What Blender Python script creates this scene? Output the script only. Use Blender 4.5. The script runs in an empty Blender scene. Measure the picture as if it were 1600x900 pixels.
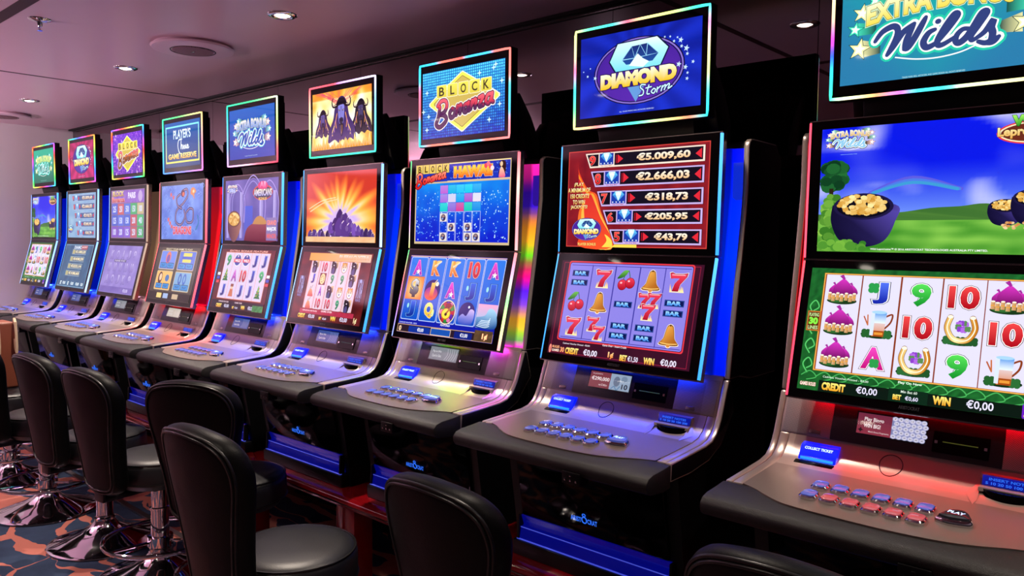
# A row of lit slot machines on a red lacquered bench in front of a mirrored wall.
import bpy, bmesh, math, random
from mathutils import Vector, Matrix
PI = math.pi
SC = bpy.context.scene
COL = SC.collection
H = 1.48                     # eye height: photo measurements are relative to the eye
rnd = random.Random(7)

# ------------------------------------------------------------------ colour
def lin(c):
    return tuple((v/12.92 if v <= .04045 else ((v+.055)/1.055)**2.4) for v in c)
def hx(s):
    if isinstance(s, (tuple, list)): return tuple(s[:3])
    s = s.lstrip('#'); return tuple(int(s[i:i+2], 16)/255 for i in (0, 2, 4))
def mix(a, b, t):
    a, b = hx(a), hx(b); t = max(0, min(1, t)); return tuple(a[i]+(b[i]-a[i])*t for i in range(3))
def ramp(stops, t):
    if t <= stops[0][0]: return hx(stops[0][1])
    for (t0, c0), (t1, c1) in zip(stops, stops[1:]):
        if t <= t1: return mix(c0, c1, (t-t0)/max(1e-6, t1-t0))
    return hx(stops[-1][1])

# ------------------------------------------------------------------ materials
MATS = {}
def mat(name, base=(.5, .5, .5), metal=0, rough=.5, emit=None, es=1, spec=.5, coat=0, bump=None, vary=None, alpha=None):
    if name in MATS: return MATS[name]
    m = bpy.data.materials.new(name); m.use_nodes = True
    nt = m.node_tree; b = nt.nodes['Principled BSDF']
    b.inputs['Base Color'].default_value = (*lin(hx(base)), 1)
    b.inputs['Metallic'].default_value = metal; b.inputs['Roughness'].default_value = rough
    b.inputs['Specular IOR Level'].default_value = spec
    if coat: b.inputs['Coat Weight'].default_value = coat; b.inputs['Coat Roughness'].default_value = .05
    if emit is not None:
        b.inputs['Emission Color'].default_value = (*lin(hx(emit)), 1); b.inputs['Emission Strength'].default_value = es
    tc = None
    if bump or vary:
        tc = nt.nodes.new('ShaderNodeTexCoord')
    if vary:
        n = nt.nodes.new('ShaderNodeTexNoise'); n.inputs['Scale'].default_value = vary[0]; n.inputs['Detail'].default_value = 4
        nt.links.new(tc.outputs['Object'], n.inputs['Vector'])
        r = nt.nodes.new('ShaderNodeMapRange'); r.inputs[3].default_value = rough-vary[1]; r.inputs[4].default_value = rough+vary[1]
        nt.links.new(n.outputs[0], r.inputs[0]); nt.links.new(r.outputs[0], b.inputs['Roughness'])
    if bump:
        n = nt.nodes.new('ShaderNodeTexNoise'); n.inputs['Scale'].default_value = bump[0]; n.inputs['Detail'].default_value = 3
        nt.links.new(tc.outputs['Object'], n.inputs['Vector'])
        bp = nt.nodes.new('ShaderNodeBump'); bp.inputs['Strength'].default_value = bump[1]; bp.inputs['Distance'].default_value = .002
        nt.links.new(n.outputs[0], bp.inputs['Height']); nt.links.new(bp.outputs[0], b.inputs['Normal'])
    MATS[name] = m; return m

def attr_mat(name, strength, rough=.05, base='050507', spec=.5):
    """a lit surface (screen picture, LED strip) whose colours are stored per vertex"""
    m = mat(name, base, rough=rough, emit='000000', es=strength, spec=spec)
    nt = m.node_tree; b = nt.nodes['Principled BSDF']
    a = nt.nodes.new('ShaderNodeAttribute'); a.attribute_name = 'Col'
    nt.links.new(a.outputs['Color'], b.inputs['Emission Color']); return m

def dots_mat(name, base, hole, pitch, metal=.6, rough=.45, emit=None, es=0):
    """perforated sheet: rows of small round holes"""
    m = mat(name, base, metal=metal, rough=rough, emit=emit, es=es)
    nt = m.node_tree; b = nt.nodes['Principled BSDF']; N = nt.nodes.new; Lk = nt.links.new
    tc = N('ShaderNodeTexCoord'); sep = N('ShaderNodeSeparateXYZ'); Lk(tc.outputs['Object'], sep.inputs[0])
    k = 2*PI/pitch
    def wave(out):
        mu = N('ShaderNodeMath'); mu.operation = 'MULTIPLY'; mu.inputs[1].default_value = k; Lk(out, mu.inputs[0])
        s = N('ShaderNodeMath'); s.operation = 'SINE'; Lk(mu.outputs[0], s.inputs[0]); return s
    s1, s2 = wave(sep.outputs['X']), wave(sep.outputs['Z'])
    p = N('ShaderNodeMath'); p.operation = 'MULTIPLY'; Lk(s1.outputs[0], p.inputs[0]); Lk(s2.outputs[0], p.inputs[1])
    g = N('ShaderNodeMath'); g.operation = 'GREATER_THAN'; g.inputs[1].default_value = .3; Lk(p.outputs[0], g.inputs[0])
    mx = N('ShaderNodeMix'); mx.data_type = 'RGBA'
    mx.inputs[6].default_value = (*lin(hx(base)), 1); mx.inputs[7].default_value = (*lin(hx(hole)), 1)
    Lk(g.outputs[0], mx.inputs[0]); Lk(mx.outputs[2], b.inputs['Base Color'])
    if emit:
        m2 = N('ShaderNodeMix'); m2.data_type = 'RGBA'
        m2.inputs[6].default_value = (*lin(hx(emit)), 1); m2.inputs[7].default_value = (*[v*.35 for v in lin(hx(emit))], 1)
        Lk(g.outputs[0], m2.inputs[0]); Lk(m2.outputs[2], b.inputs['Emission Color'])
    return m

SCREEN = attr_mat('screen_glass', 1.15, .04, spec=.35)
LED = attr_mat('led_strip', 2.2, .3)
UNDER = attr_mat('under_glow', 40, .3)
GLOW = attr_mat('backlit_panel', 1.7, .25)
BLACK = mat('black_plastic', '060608', rough=.4, spec=.3, bump=(300, .15))
GLOSS = mat('gloss_black', '030304', rough=.08, spec=.07)
BEZEL = mat('bezel_glass', '030304', rough=.04, spec=.35)
SILVER = mat('silver_paint', 'bcaea4', metal=.6, rough=.30, bump=(900, .05))
SILVER_EDGE = mat('silver_edge', 'a59c98', metal=.9, rough=.25)
DARKMETAL = mat('dark_metal', '2c2a30', metal=.8, rough=.3)
FLANK = mat('flank_metal', '08080a', metal=.0, rough=.4, spec=.25)
PAD = mat('armrest_vinyl', '151312', rough=.5, bump=(700, .5))
CHROME = mat('chrome', 'd8d8dc', metal=1, rough=.06)
SEATL = mat('seat_leather', '17171c', rough=.42, spec=.5, bump=(260, .2), vary=(9, .06))  # lighter than the backs: sheen on the seat tops put into the colour
LEATHER = mat('black_leather', '030304', rough=.45, spec=.16, bump=(260, .2), vary=(9, .06))
PIPING = mat('leather_piping', '0c0c0e', rough=.35)
RED = mat('red_lacquer', '7a0810', rough=.12, coat=.8)
DECK = mat('deck_grey', '94867e', metal=.55, rough=.36, bump=(900, .05))
GRILLE = dots_mat('perforated_silver', 'b0a6a4', '605a5a', .0042, metal=.4)

# ------------------------------------------------------------------ mesh builder
class MB:
    def __init__(s): s.v = []; s.f = []; s.m = []; s.c = []; s.col = False
    def add(s, vs, fs, mi=0, cols=None):
        o = len(s.v); s.v += [tuple(p) for p in vs]; s.f += [tuple(i+o for i in f) for f in fs]; s.m += [mi]*len(fs)
        s.c += cols if cols else [(0, 0, 0)]*len(vs)
        if cols: s.col = True
        return s
    def box(s, x0, y0, z0, x1, y1, z1, mi=0):
        return s.add([(x0,y0,z0),(x1,y0,z0),(x1,y1,z0),(x0,y1,z0),(x0,y0,z1),(x1,y0,z1),(x1,y1,z1),(x0,y1,z1)],
              [(3,2,1,0),(4,5,6,7),(0,1,5,4),(1,2,6,5),(2,3,7,6),(3,0,4,7)], mi)
    def prism(s, prof, x0, x1, mi=0, cap=None, axis='x'):
        """polygon (y,z) pushed along x (or (x,z) along y, (x,y) along z)"""
        n = len(prof)
        P = {'x': lambda a, b, t: (t, a, b), 'y': lambda a, b, t: (a, t, b), 'z': lambda a, b, t: (a, b, t)}[axis]
        vs = [P(a, b, x0) for a, b in prof]+[P(a, b, x1) for a, b in prof]
        fs = [(i, (i+1) % n, n+(i+1) % n, n+i) for i in range(n)]
        s.add(vs, fs, mi)
        o = len(s.v)-2*n
        s.f += [tuple(o+i for i in reversed(range(n))), tuple(o+n+i for i in range(n))]; s.m += [mi if cap is None else cap]*2
        return s
    def tube(s, pts, r, n=8, closed=False, mi=0, cols=None):
        pts = [Vector(p) for p in pts]; k = len(pts); base = len(s.v); prev = None
        for i, p in enumerate(pts):
            a = pts[(i-1) % k] if closed or i else p; b = pts[(i+1) % k] if closed or i < k-1 else p
            t = (b-a).normalized()
            if prev is None: u = t.orthogonal().normalized()
            else:
                u = prev-t*prev.dot(t); u = u.normalized() if u.length > 1e-6 else t.orthogonal().normalized()
            prev = u; w = t.cross(u); rr = r[i] if isinstance(r, (list, tuple)) else r
            for j in range(n):
                q = p+u*math.cos(2*PI*j/n)*rr+w*math.sin(2*PI*j/n)*rr; s.v.append(tuple(q))
                s.c.append(cols[i] if cols else (0, 0, 0))
        if cols: s.col = True
        for i in range(k if closed else k-1):
            for j in range(n):
                a = base+i*n+j; b = base+i*n+(j+1) % n; c = base+((i+1) % k)*n+(j+1) % n; d = base+((i+1) % k)*n+j
                s.f.append((a, b, c, d)); s.m.append(mi)
        if not closed:
            s.f += [tuple(base+j for j in reversed(range(n))), tuple(base+(k-1)*n+j for j in range(n))]; s.m += [mi, mi]
        return s
    def lathe(s, prof, n=32, c=(0, 0, 0), mi=0):
        base = len(s.v); k = len(prof)
        for r, z in prof:
            for j in range(n): s.v.append((c[0]+r*math.cos(2*PI*j/n), c[1]+r*math.sin(2*PI*j/n), c[2]+z)); s.c.append((0, 0, 0))
        for i in range(k-1):
            for j in range(n):
                s.f.append((base+i*n+j, base+i*n+(j+1) % n, base+(i+1)*n+(j+1) % n, base+(i+1)*n+j)); s.m.append(mi)
        s.f += [tuple(base+j for j in reversed(range(n))), tuple(base+(k-1)*n+j for j in range(n))]; s.m += [mi, mi]
        return s
    def xf(s, M):
        s.v = [tuple(M @ Vector(p)) for p in s.v]; return s
    def mesh(s, name, mats, bevel=0, seg=2, smooth=35):
        me = bpy.data.meshes.new(name); me.from_pydata(s.v, [], s.f)
        for m in (mats if isinstance(mats, (list, tuple)) else [mats]): me.materials.append(m)
        me.polygons.foreach_set('material_index', s.m)
        if s.col:
            a = me.color_attributes.new('Col', 'FLOAT_COLOR', 'POINT')
            a.data.foreach_set('color', [q for c in s.c for q in (*lin(hx(c)), 1)])
        if bevel or smooth:
            bm = bmesh.new(); bm.from_mesh(me)
            if not s.col: bmesh.ops.recalc_face_normals(bm, faces=bm.faces)
            if bevel:
                es = [e for e in bm.edges if len(e.link_faces) == 2 and e.calc_face_angle(0) > .5]
                bmesh.ops.bevel(bm, geom=es, offset=bevel, segments=seg, affect='EDGES', profile=.5, clamp_overlap=True)
            bm.to_mesh(me); bm.free()
        if smooth:
            me.shade_smooth(); me.set_sharp_from_angle(angle=math.radians(smooth))
        me.update(); return me
def link(name, me, parent=None, loc=None, rz=0):
    o = bpy.data.objects.new(name, me); COL.objects.link(o)
    if parent is not None: o.parent = parent
    if loc is not None: o.location = loc
    if rz: o.rotation_euler = (0, 0, rz)
    return o
def build(mb, name, mats, parent=None, loc=None, **kw): return link(name, mb.mesh(name, mats, **kw), parent, loc)
def tag(o, label, cat, group=None, kind=None):
    if label: o['label'] = label
    if cat: o['category'] = cat
    if group: o['group'] = group
    if kind: o['kind'] = kind
    return o
def struct(o, label=None):
    o['kind'] = 'structure'
    if label: o['label'] = label
    return o

# ------------------------------------------------------------------ screen pictures (2D, millimetres, per-vertex colours)
_txt = {}
def text_shape(s, bold, shear):
    key = (s, bold, shear)
    if key not in _txt:
        c = bpy.data.curves.new('t', 'FONT'); c.body = s; c.offset = bold; c.shear = shear; c.resolution_u = 3
        o = bpy.data.objects.new('t', c); COL.objects.link(o)
        dg = bpy.context.evaluated_depsgraph_get(); dg.update()
        me = o.evaluated_get(dg).to_mesh()
        _txt[key] = ([(v.co.x, v.co.y) for v in me.vertices], [tuple(p.vertices) for p in me.polygons])
        o.evaluated_get(dg).to_mesh_clear(); bpy.data.objects.remove(o); bpy.data.curves.remove(c)
    return _txt[key]
def smooth_path(pts, n=6):
    out = []; P = [pts[0]]+list(pts)+[pts[-1]]
    for i in range(1, len(P)-2):
        p0, p1, p2, p3 = P[i-1], P[i], P[i+1], P[i+2]
        for k in range(n):
            t = k/n
            out.append(tuple(.5*(2*p1[d]+(p2[d]-p0[d])*t+(2*p0[d]-5*p1[d]+4*p2[d]-p3[d])*t*t+(3*p1[d]-p0[d]-3*p2[d]+p3[d])*t**3) for d in (0, 1)))
    return out+[tuple(pts[-1])]
class Art:
    STEP = .04
    def __init__(s): s.v = []; s.f = []; s.c = []; s.z = 0; s.ox = s.oy = 0; s.k = 1
    def at(s, x=0, y=0, k=1): s.ox, s.oy, s.k = x, y, k; return s
    def raw(s, pts, faces, col):
        o = len(s.v); s.z += s.STEP
        for p in pts:
            s.v.append((s.ox+p[0]*s.k, s.oy+p[1]*s.k, s.z)); s.c.append(col(p[0], p[1]) if callable(col) else hx(col))
        s.f += [tuple(i+o for i in f) for f in faces]; return s
    def poly(s, pts, col): return s.raw(pts, [tuple(range(len(pts)))], col)
    def rect(s, x0, y0, x1, y1, col): return s.poly([(x0, y0), (x1, y0), (x1, y1), (x0, y1)], col)
    def vgrad(s, x0, y0, x1, y1, top, bot): return s.rect(x0, y0, x1, y1, lambda x, y: mix(bot, top, (y-y0)/(y1-y0)))
    def grid(s, x0, y0, x1, y1, nx, ny, fn):
        pts = [(x0+(x1-x0)*i/nx, y0+(y1-y0)*j/ny) for j in range(ny+1) for i in range(nx+1)]
        return s.raw(pts, [(j*(nx+1)+i, j*(nx+1)+i+1, (j+1)*(nx+1)+i+1, (j+1)*(nx+1)+i) for j in range(ny) for i in range(nx)], fn)
    def ell(s, cx, cy, rx, ry, col, n=24, a0=0, a1=2*PI):
        return s.poly([(cx+rx*math.cos(a0+(a1-a0)*i/n), cy+ry*math.sin(a0+(a1-a0)*i/n)) for i in range(n)], col)
    def rr(s, x0, y0, x1, y1, r, col):
        pts = []
        for cx, cy, a in ((x1-r, y1-r, 0), (x0+r, y1-r, 90), (x0+r, y0+r, 180), (x1-r, y0+r, 270)):
            pts += [(cx+r*math.cos(math.radians(a+k*30)), cy+r*math.sin(math.radians(a+k*30))) for k in range(4)]
        return s.poly(pts, col)
    def frame(s, x0, y0, x1, y1, w, col):
        return s.raw([(x0,y0),(x1,y0),(x1,y1),(x0,y1),(x0+w,y0+w),(x1-w,y0+w),(x1-w,y1-w),(x0+w,y1-w)],
                     [(0,1,5,4),(1,2,6,5),(2,3,7,6),(3,0,4,7)], col)
    def star(s, cx, cy, r, col, n=5, q=.42, rot=0):
        return s.poly([(cx+(r if i % 2 == 0 else r*q)*math.sin(rot+PI*i/n), cy+(r if i % 2 == 0 else r*q)*math.cos(rot+PI*i/n)) for i in range(2*n)], col)
    def line(s, pts, w, col, closed=False, curve=True):
        P = smooth_path(pts) if curve and len(pts) > 2 else list(pts)
        L, R = [], []
        n = len(P)
        for i, p in enumerate(P):
            a = P[max(0, i-1)]; b = P[min(n-1, i+1)]
            dx, dy = b[0]-a[0], b[1]-a[1]; d = math.hypot(dx, dy) or 1
            ww = (w(i/(n-1)) if callable(w) else w)/2
            L.append((p[0]-dy/d*ww, p[1]+dx/d*ww)); R.append((p[0]+dy/d*ww, p[1]-dx/d*ww))
        s.raw(L+R, [(i, i+1, n+i+1, n+i) for i in range(n-1)], col)
        r = (w(0) if callable(w) else w)/2; r1 = (w(1) if callable(w) else w)/2
        s.z -= s.STEP
        s.raw([(P[0][0]+r*math.cos(k*PI/5), P[0][1]+r*math.sin(k*PI/5)) for k in range(10)], [tuple(range(10))], col); s.z -= s.STEP
        return s.raw([(P[-1][0]+r1*math.cos(k*PI/5), P[-1][1]+r1*math.sin(k*PI/5)) for k in range(10)], [tuple(range(10))], col)
    def text(s, t, x0, y0, x1, y1, col, col2=None, bold=.02, shear=0, out=None, ow=.03, out2=None, ow2=.07, bend=None):
        """letters fitted into a box; col (top) to col2 (bottom); out = outline colour"""
        bv, bf = text_shape(t, bold, shear)
        xs = [p[0] for p in bv]; ys = [p[1] for p in bv]; a0, a1, b0, b1 = min(xs), max(xs), min(ys), max(ys)
        sx = (x1-x0)/(a1-a0); sy = (y1-y0)/max(.01, b1-b0)
        def place(vs):
            q = [(x0+(p[0]-a0)*sx, y0+(p[1]-b0)*sy) for p in vs]
            return [bend(*p) for p in q] if bend else q
        if out2: v, f = text_shape(t, bold+ow2, shear); s.raw(place(v), f, out2)
        if out: v, f = text_shape(t, bold+ow, shear); s.raw(place(v), f, out)
        if col2 is None: return s.raw(place(bv), bf, col)
        cs = [mix(col2, col, (p[1]-b0)/(b1-b0)) for p in bv]; it = iter(cs)
        return s.raw(place(bv), bf, lambda x, y: next(it))
    def mesh(s, name, M):
        me = bpy.data.meshes.new(name)
        me.from_pydata([tuple(M @ Vector((x/1000, y/1000, z/1000))) for x, y, z in s.v], [], s.f)
        me.materials.append(SCREEN)
        a = me.color_attributes.new('Col', 'FLOAT_COLOR', 'POINT')
        a.data.foreach_set('color', [q for c in s.c for q in (*lin(c), 1)])
        me.update(); return me
def nz(x, y, s=1, seed=0):
    from mathutils import noise
    return noise.noise(Vector((x*s, y*s, seed*7.3)))*.5+.5
# ------------------------------------------------------------------ recurring symbols (centred on 0,0; about 60 mm)
def glyph(a, t, w, h, top, bot, out='ffffff', dark='1a2050', bold=.05, shear=0):
    bold = min(bold, .045)
    a.text(t, -w/2, -h/2, w/2, h/2, top, bot, bold=bold, shear=shear, out=out, ow=.025, out2=dark, ow2=.042)
def seven(a, k=1, dx=0, dy=0):
    P = [(-26, 26), (-22, 10), (-14, 12), (6, 12), (-8, -4), (-14, -26), (6, -26), (10, -6), (28, 16), (30, 27), (14, 24), (-10, 24), (-18, 28)]
    q = lambda s: [(dx+x*k*s[0], dy+y*k*s[1]) for x, y in P]
    for i in range(7): a.poly([(dx+k*(-22+i*6.5), dy-k*30), (dx+k*(-14+i*6.5), dy-k*30), (dx+k*(-19+i*6.5+rnd.uniform(-4, 4)), dy-k*(4+rnd.uniform(0, 14)))], lambda x, y: mix('fff0b0', 'ffb040', (y-dy)/k/20+1.2))
    a.poly(q((1.12, 1.1)), 'ffe9e4'); a.poly(q((1.05, 1.04)), '8a0a20')
    a.poly(q((.96, .95)), lambda x, y: mix('b0102c', 'f0405a', (y-dy)/k/50+.5))
    a.poly([(dx-k*20, dy+k*20), (dx+k*24, dy+k*20), (dx+k*22, dy+k*23), (dx-k*20, dy+k*23)], 'ffb0b8')
def bar(a, dy=0, w=64, h=19):
    a.rect(-w/2, dy-h/2, w/2, dy+h/2, '0a1450'); a.frame(-w/2+1, dy-h/2+1, w/2-1, dy+h/2-1, 1.2, '2a58b0')
    a.text('BAR', -w*.36, dy-h*.32, w*.36, dy+h*.32, 'a8e0ff', '3a8ae8', bold=.06, out='0a2a80', ow=.03)
def cherry(a):
    a.line([(-14, -8), (-8, 12), (4, 28)], 2.5, '2a6a28'); a.line([(14, -4), (10, 12), (4, 28)], 2.5, '2a6a28')
    a.poly(smooth_path([(4, 29), (-12, 28), (-30, 10), (-33, 2), (-16, 6), (-2, 16), (4, 29)]), lambda x, y: mix('1c5a20', '6ab84a', (y-2)/26))
    for cx, cy, r in ((-13, -16, 17), (14, -10, 17)):
        a.ell(cx, cy, r, r, '70081c'); a.ell(cx, cy, r*.92, r*.92, lambda x, y: mix('a80820', 'f04058', (y-cy)/r*.5+.5)); a.ell(cx-5, cy+6, 4, 3, 'ffc0c8', 10)
def bell(a):
    P = smooth_path([(0, 32), (9, 27), (14, 10), (18, -8), (30, -22), (24, -27), (0, -28), (-24, -27), (-30, -22), (-18, -8), (-14, 10), (-9, 27), (0, 32)])
    a.ell(0, -28, 9, 8, 'fff0d8', 12); a.poly([(x*1.1, y*1.08) for x, y in P], 'fff0d8'); a.poly([(x*1.03, y*1.02) for x, y in P], '6a3410')
    a.ell(0, -28, 6.5, 6, 'd88a40', 12)
    a.poly([(x*.94, y*.94) for x, y in P], lambda x, y: mix('f2b050', 'a85c18', abs(x+5)/26)); a.line([(-27, -22), (0, -24), (27, -22)], 2.5, 'f8cc70')
    a.ell(0, 30, 3, 3, '503010', 8)
def clover(a, cx, cy, r, col='2a9a4a'):
    for k in range(4): a.ell(cx+r*.5*math.cos(PI/4+k*PI/2), cy+r*.5*math.sin(PI/4+k*PI/2), r*.55, r*.55, col, 10); a.z -= a.STEP
    a.z += a.STEP
def sacks(a):
    a.ell(0, -24, 36, 9, '163818'); a.ell(-12, -22, 20, 7, '2f6a30')
    for x, y, r in ((-20, 4, 13), (21, 4, 13), (0, 10, 22)):
        a.poly(smooth_path([(x-r, y-r*.8), (x-r*1.02, y), (x-r*.4, y+r*.75), (x, y+r), (x+r*.4, y+r*.75), (x+r*1.02, y), (x+r, y-r*.8), (x-r, y-r*.8)]), lambda px, py: mix('701060', 'e038c8', (py-y)/r*.5+.45))
        a.poly([(x-r*.5, y+r*1.3), (x, y+r*.85), (x+r*.5, y+r*1.4), (x+r*.15, y+r*1.05), (x-r*.1, y+r*1.5)], 'a02898')
    for i, x in enumerate((-30, -21, -11, -1, 10, 20, 29)):
        y = -14-(3 if i % 2 else 0)
        a.rect(x-4.2, y-9, x+4.2, y+9, lambda px, py: mix('fff0d0', 'c08850', abs(px-x+1)/5)); a.rect(x-4.4, y-1.5, x+4.4, y+1, 'e8a040'); a.ell(x, y+9, 4.2, 2, 'fff8e0', 8)
def mug(a):
    a.ell(2, -24, 36, 9, '123014'); clover(a, 24, -22, 12, '2a6a34'); clover(a, -22, -22, 12, '24602c')
    a.line([(-20, -2), (-30, 18)], 3, 'b85a30', curve=False); a.line([(-20, -2), (-22, 22)], 3, 'c87040', curve=False)
    a.line([(18, 20), (32, 26), (30, 8), (18, -8)], 4, '8a3a18')
    a.poly([(-14, 30), (20, 30), (17, -28), (-10, -28)], lambda x, y: ramp([(0, 'd87818'), (.5, 'f8c050'), (1, 'e8f0ff')], (y+28)/58))
    a.poly([(-10, 30), (20, 30), (18.6, 4), (-10, 4)], lambda x, y: mix('e8f4ff', '3a90e0', (y-4)/20)); a.poly([(-6, -14), (17.6, -14), (17, -28), (-6, -28)], 'a84a10'); a.rect(-4, -24, 15, -18, 'e89838')
    a.rect(-14, -26, -6, 28, 'd8e4f8'); a.ell(3, 30, 17, 4, 'a8d4f8', 14)
def shoe(a):
    a.ell(0, -24, 36, 9, '123214')
    for x in (-24, -8, 10, 26): clover(a, x, -22, 11, '2a6a34' if x < 0 else '205428')
    for i in range(9):
        an = i*.7; clover(a, 4+13*math.cos(an)*(.4+.07*i), 12+11*math.sin(an)*(.4+.07*i), 7, ('8a40c8', 'b068e0', '5a8a50')[i % 3])
    U = [(-22, 30), (-27, 6), (-16, -16), (2, -22), (18, -16), (28, 6), (22, 30)]
    a.line(U, 13, '6a3008'); a.line(U, 11, lambda x, y: mix('fff0a8', 'c87818', abs(x+8)/36)); a.line(U, 2.5, 'fff8d8')
    a.ell(-22, 31, 6, 4, 'fff4e0', 10); a.ell(22, 31, 6, 4, 'fff4e0', 10)
def beast(a):
    a.rect(-30, -34, 30, 34, 'd8c8dc')
    a.poly([(-30, 34), (-8, 34), (-16, 10), (-30, 6)], '181418'); a.poly([(4, 34), (30, 34), (30, -6), (14, 8)], 'e8b890')
    a.poly(smooth_path([(-24, -34), (-27, -6), (-20, 18), (-4, 30), (14, 20), (18, 0), (10, -34), (-24, -34)]), '1c1420')
    a.poly(smooth_path([(-22, -34), (-20, -14), (-6, 2), (4, -14), (2, -34), (-22, -34)]), '504a80'); a.ell(-8, 12, 5, 4, 'e8e0f0', 8); a.line([(16, 26), (24, 10), (18, -4)], 4, '2a1c1c')
def cat(a):
    a.rect(-30, -34, 30, 34, 'e8cce0'); a.ell(0, 0, 26, 30, '8a4a18'); a.ell(0, 0, 23, 27, lambda x, y: mix('f8e8e8', 'f0a038', y/24+.35))
    for x in (-17, 17): a.poly([(x-8, 20), (x+8, 20), (x, 34)], 'd88828')
    for x in (-9, 9): a.ell(x, 4, 4.5, 3, '402008', 8); a.line([(x*2, 16), (x, 10)], 2.5, '703808', curve=False)
    a.ell(0, -12, 6, 5, '6878b8', 10)
def medal(a):
    a.rect(-30, -34, 30, 34, '702030'); a.ell(0, 0, 26, 33, 'a06018'); a.ell(0, 0, 23, 30, 'f0d8a0')
    for i in range(10): a.ell(13*math.cos(i*2.4), 18*math.sin(i*2.4), 4, 3, 'b07030', 8)
def coyote(a):
    a.rect(-30, -34, 30, 34, 'e4c8d8'); a.poly(smooth_path([(-24, -34), (-18, -4), (-6, 10), (10, 4), (20, -14), (26, -34), (-24, -34)]), lambda x, y: mix('d05050', 'f0a070', (y+34)/44))
    a.line([(-10, 10), (-4, 24)], 3, '604840', curve=False); a.line([(2, 12), (12, 30)], 3, '706860', curve=False)
def photo(a, sky, sea, w=31, h=34):
    a.vgrad(-w, -h, w, h, sky, sea); a.poly(smooth_path([(-w, -6), (-8, 2), (6, 24), (26, 26), (w, 6), (w, -h), (-w, -h)]), lambda x, y: mix('1a4a90', 'a8d8f8', (y+h)/60))
    for i in range(5): a.line([(-w+8+i*4, -h+6+i*5), (0+i*3, -h+2+i*6), (20, -h+8+i*7)], 2.5, 'e0f0ff')
def wreath(a):
    a.ell(0, 0, 44, 46, 'f8e0c0', 28); a.ell(0, 0, 40, 42, '281430', 28)
    for i in range(12):
        an = i*PI/6; a.ell(29*math.cos(an), 31*math.sin(an), 10, 10, ('c02030', '2a8a3a', 'e878b0', '5a20a0')[i % 4], 10)
    a.ell(-4, -6, 25, 22, 'c87818'); a.ell(-4, -6, 21, 18, 'ffe048'); a.line([(-4, -6), (22, 24)], 8, 'b06a20', curve=False); a.ell(-4, -8, 7, 6, '402010', 10); a.ell(4, 26, 16, 9, '8a1c20', 12)
def guitarK(a, w=44, h=60):
    glyph(a, 'K', w, h*.92, 'ffd070', 'd85818', out='ffe0b0', dark='8a2a10'); a.line([(-10, 8), (22, 26)], 6, 'f0e0c0', curve=False); a.ell(-8, 22, 7, 9, 'e8a040', 10)

# ------------------------------------------------------------------ lettering in handwriting strokes (millimetres, measured on the big teal sign)
WILDS = [[(-134, -26), (-118, -6), (-96, 3), (-85, -4), (-87, -23), (-106, -62)], [(-106, -62), (-94, -45), (-73, -15), (-49, 2)], [(-49, 2), (-63, -30), (-69, -54)],
         [(-69, -54), (-60, -51), (-45, -27), (-31, 0), (-25, 12)], [(-5, -19), (-18, -25), (-28, -43), (-23, -56), (-11, -55), (4, -46)],
         [(4, -46), (23, -22), (40, 4), (35, 9), (23, -6), (9, -29), (1, -47), (4, -56), (16, -54), (38, -42)],
         [(65, -29), (52, -28), (41, -38), (38, -51), (45, -57), (59, -47), (72, -27), (88, 1), (97, 1), (83, -23), (69, -45), (70, -55), (79, -52)],
         [(79, -52), (95, -40), (110, -18), (107, -33), (110, -46), (107, -61), (96, -65), (83, -60)], [(96, -65), (110, -64), (122, -55)]]
def wilds(a, fill='32407a', rim='ffffff', glow='28c8a8', w=12):
    for k, c in ((2.6, glow), (1.75, rim), (1, fill)):
        for i, st in enumerate(WILDS): a.line(st, w*k if k > 1 else (lambda t, w=w: w*(.75+.5*math.sin(PI*t))), c); a.z -= a.STEP
        a.ell(1, -2, w*.55*k, w*.5*k, c, 12)
    a.line([(-87, -70), (-43, -80), (2, -83), (46, -78), (76, -68)], 3, rim)
def arch(x, y): return (x, y+14-(x+2)**2/1500-.0*x)
def wilds_logo(a, letters=('fffad0', 'f0d850'), glow='28c8a8', fill='32407a', starcols=('fff6b0', '48e8c0'), shade='1a4a48'):
    for i, (x, y, r) in enumerate([(-170, -39, 26), (-181, 9, 19), (-166, 46, 22), (-137, 72, 20), (170, -31, 26), (182, 10, 19), (168, 46, 22), (140, 72, 20)]):
        c = starcols[(i % 4) % 2]; s = 1 if x < 0 else -1
        a.poly([(x+s*6, y+r*.8), (x+s*48, y+8), (x+s*48, y-16), (x+s*4, y-r*.8)], lambda px, py: mix(c, shade, abs(px-x)/45)); a.star(x, y, r*1.15, shade, rot=.2); a.star(x, y, r, c, rot=.2); a.star(x, y, r*.6, 'ffffff', rot=.2); a.z -= 4*a.STEP
    a.z += 4*a.STEP
    a.text('EXTRA BONUS', -156, 14, 150, 62, *letters, bold=.05, out='5a5a20', ow=.02, out2='d8f0c8', ow2=.05, bend=arch)
    wilds(a, fill, 'ffffff', glow)
    a.text('TRADE MARK REG. ARTWORK AND GAME DESIGN ALL RIGHTS RESERVED', -71, -121, 60, -117, 'b8e8e8', bold=0)
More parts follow.
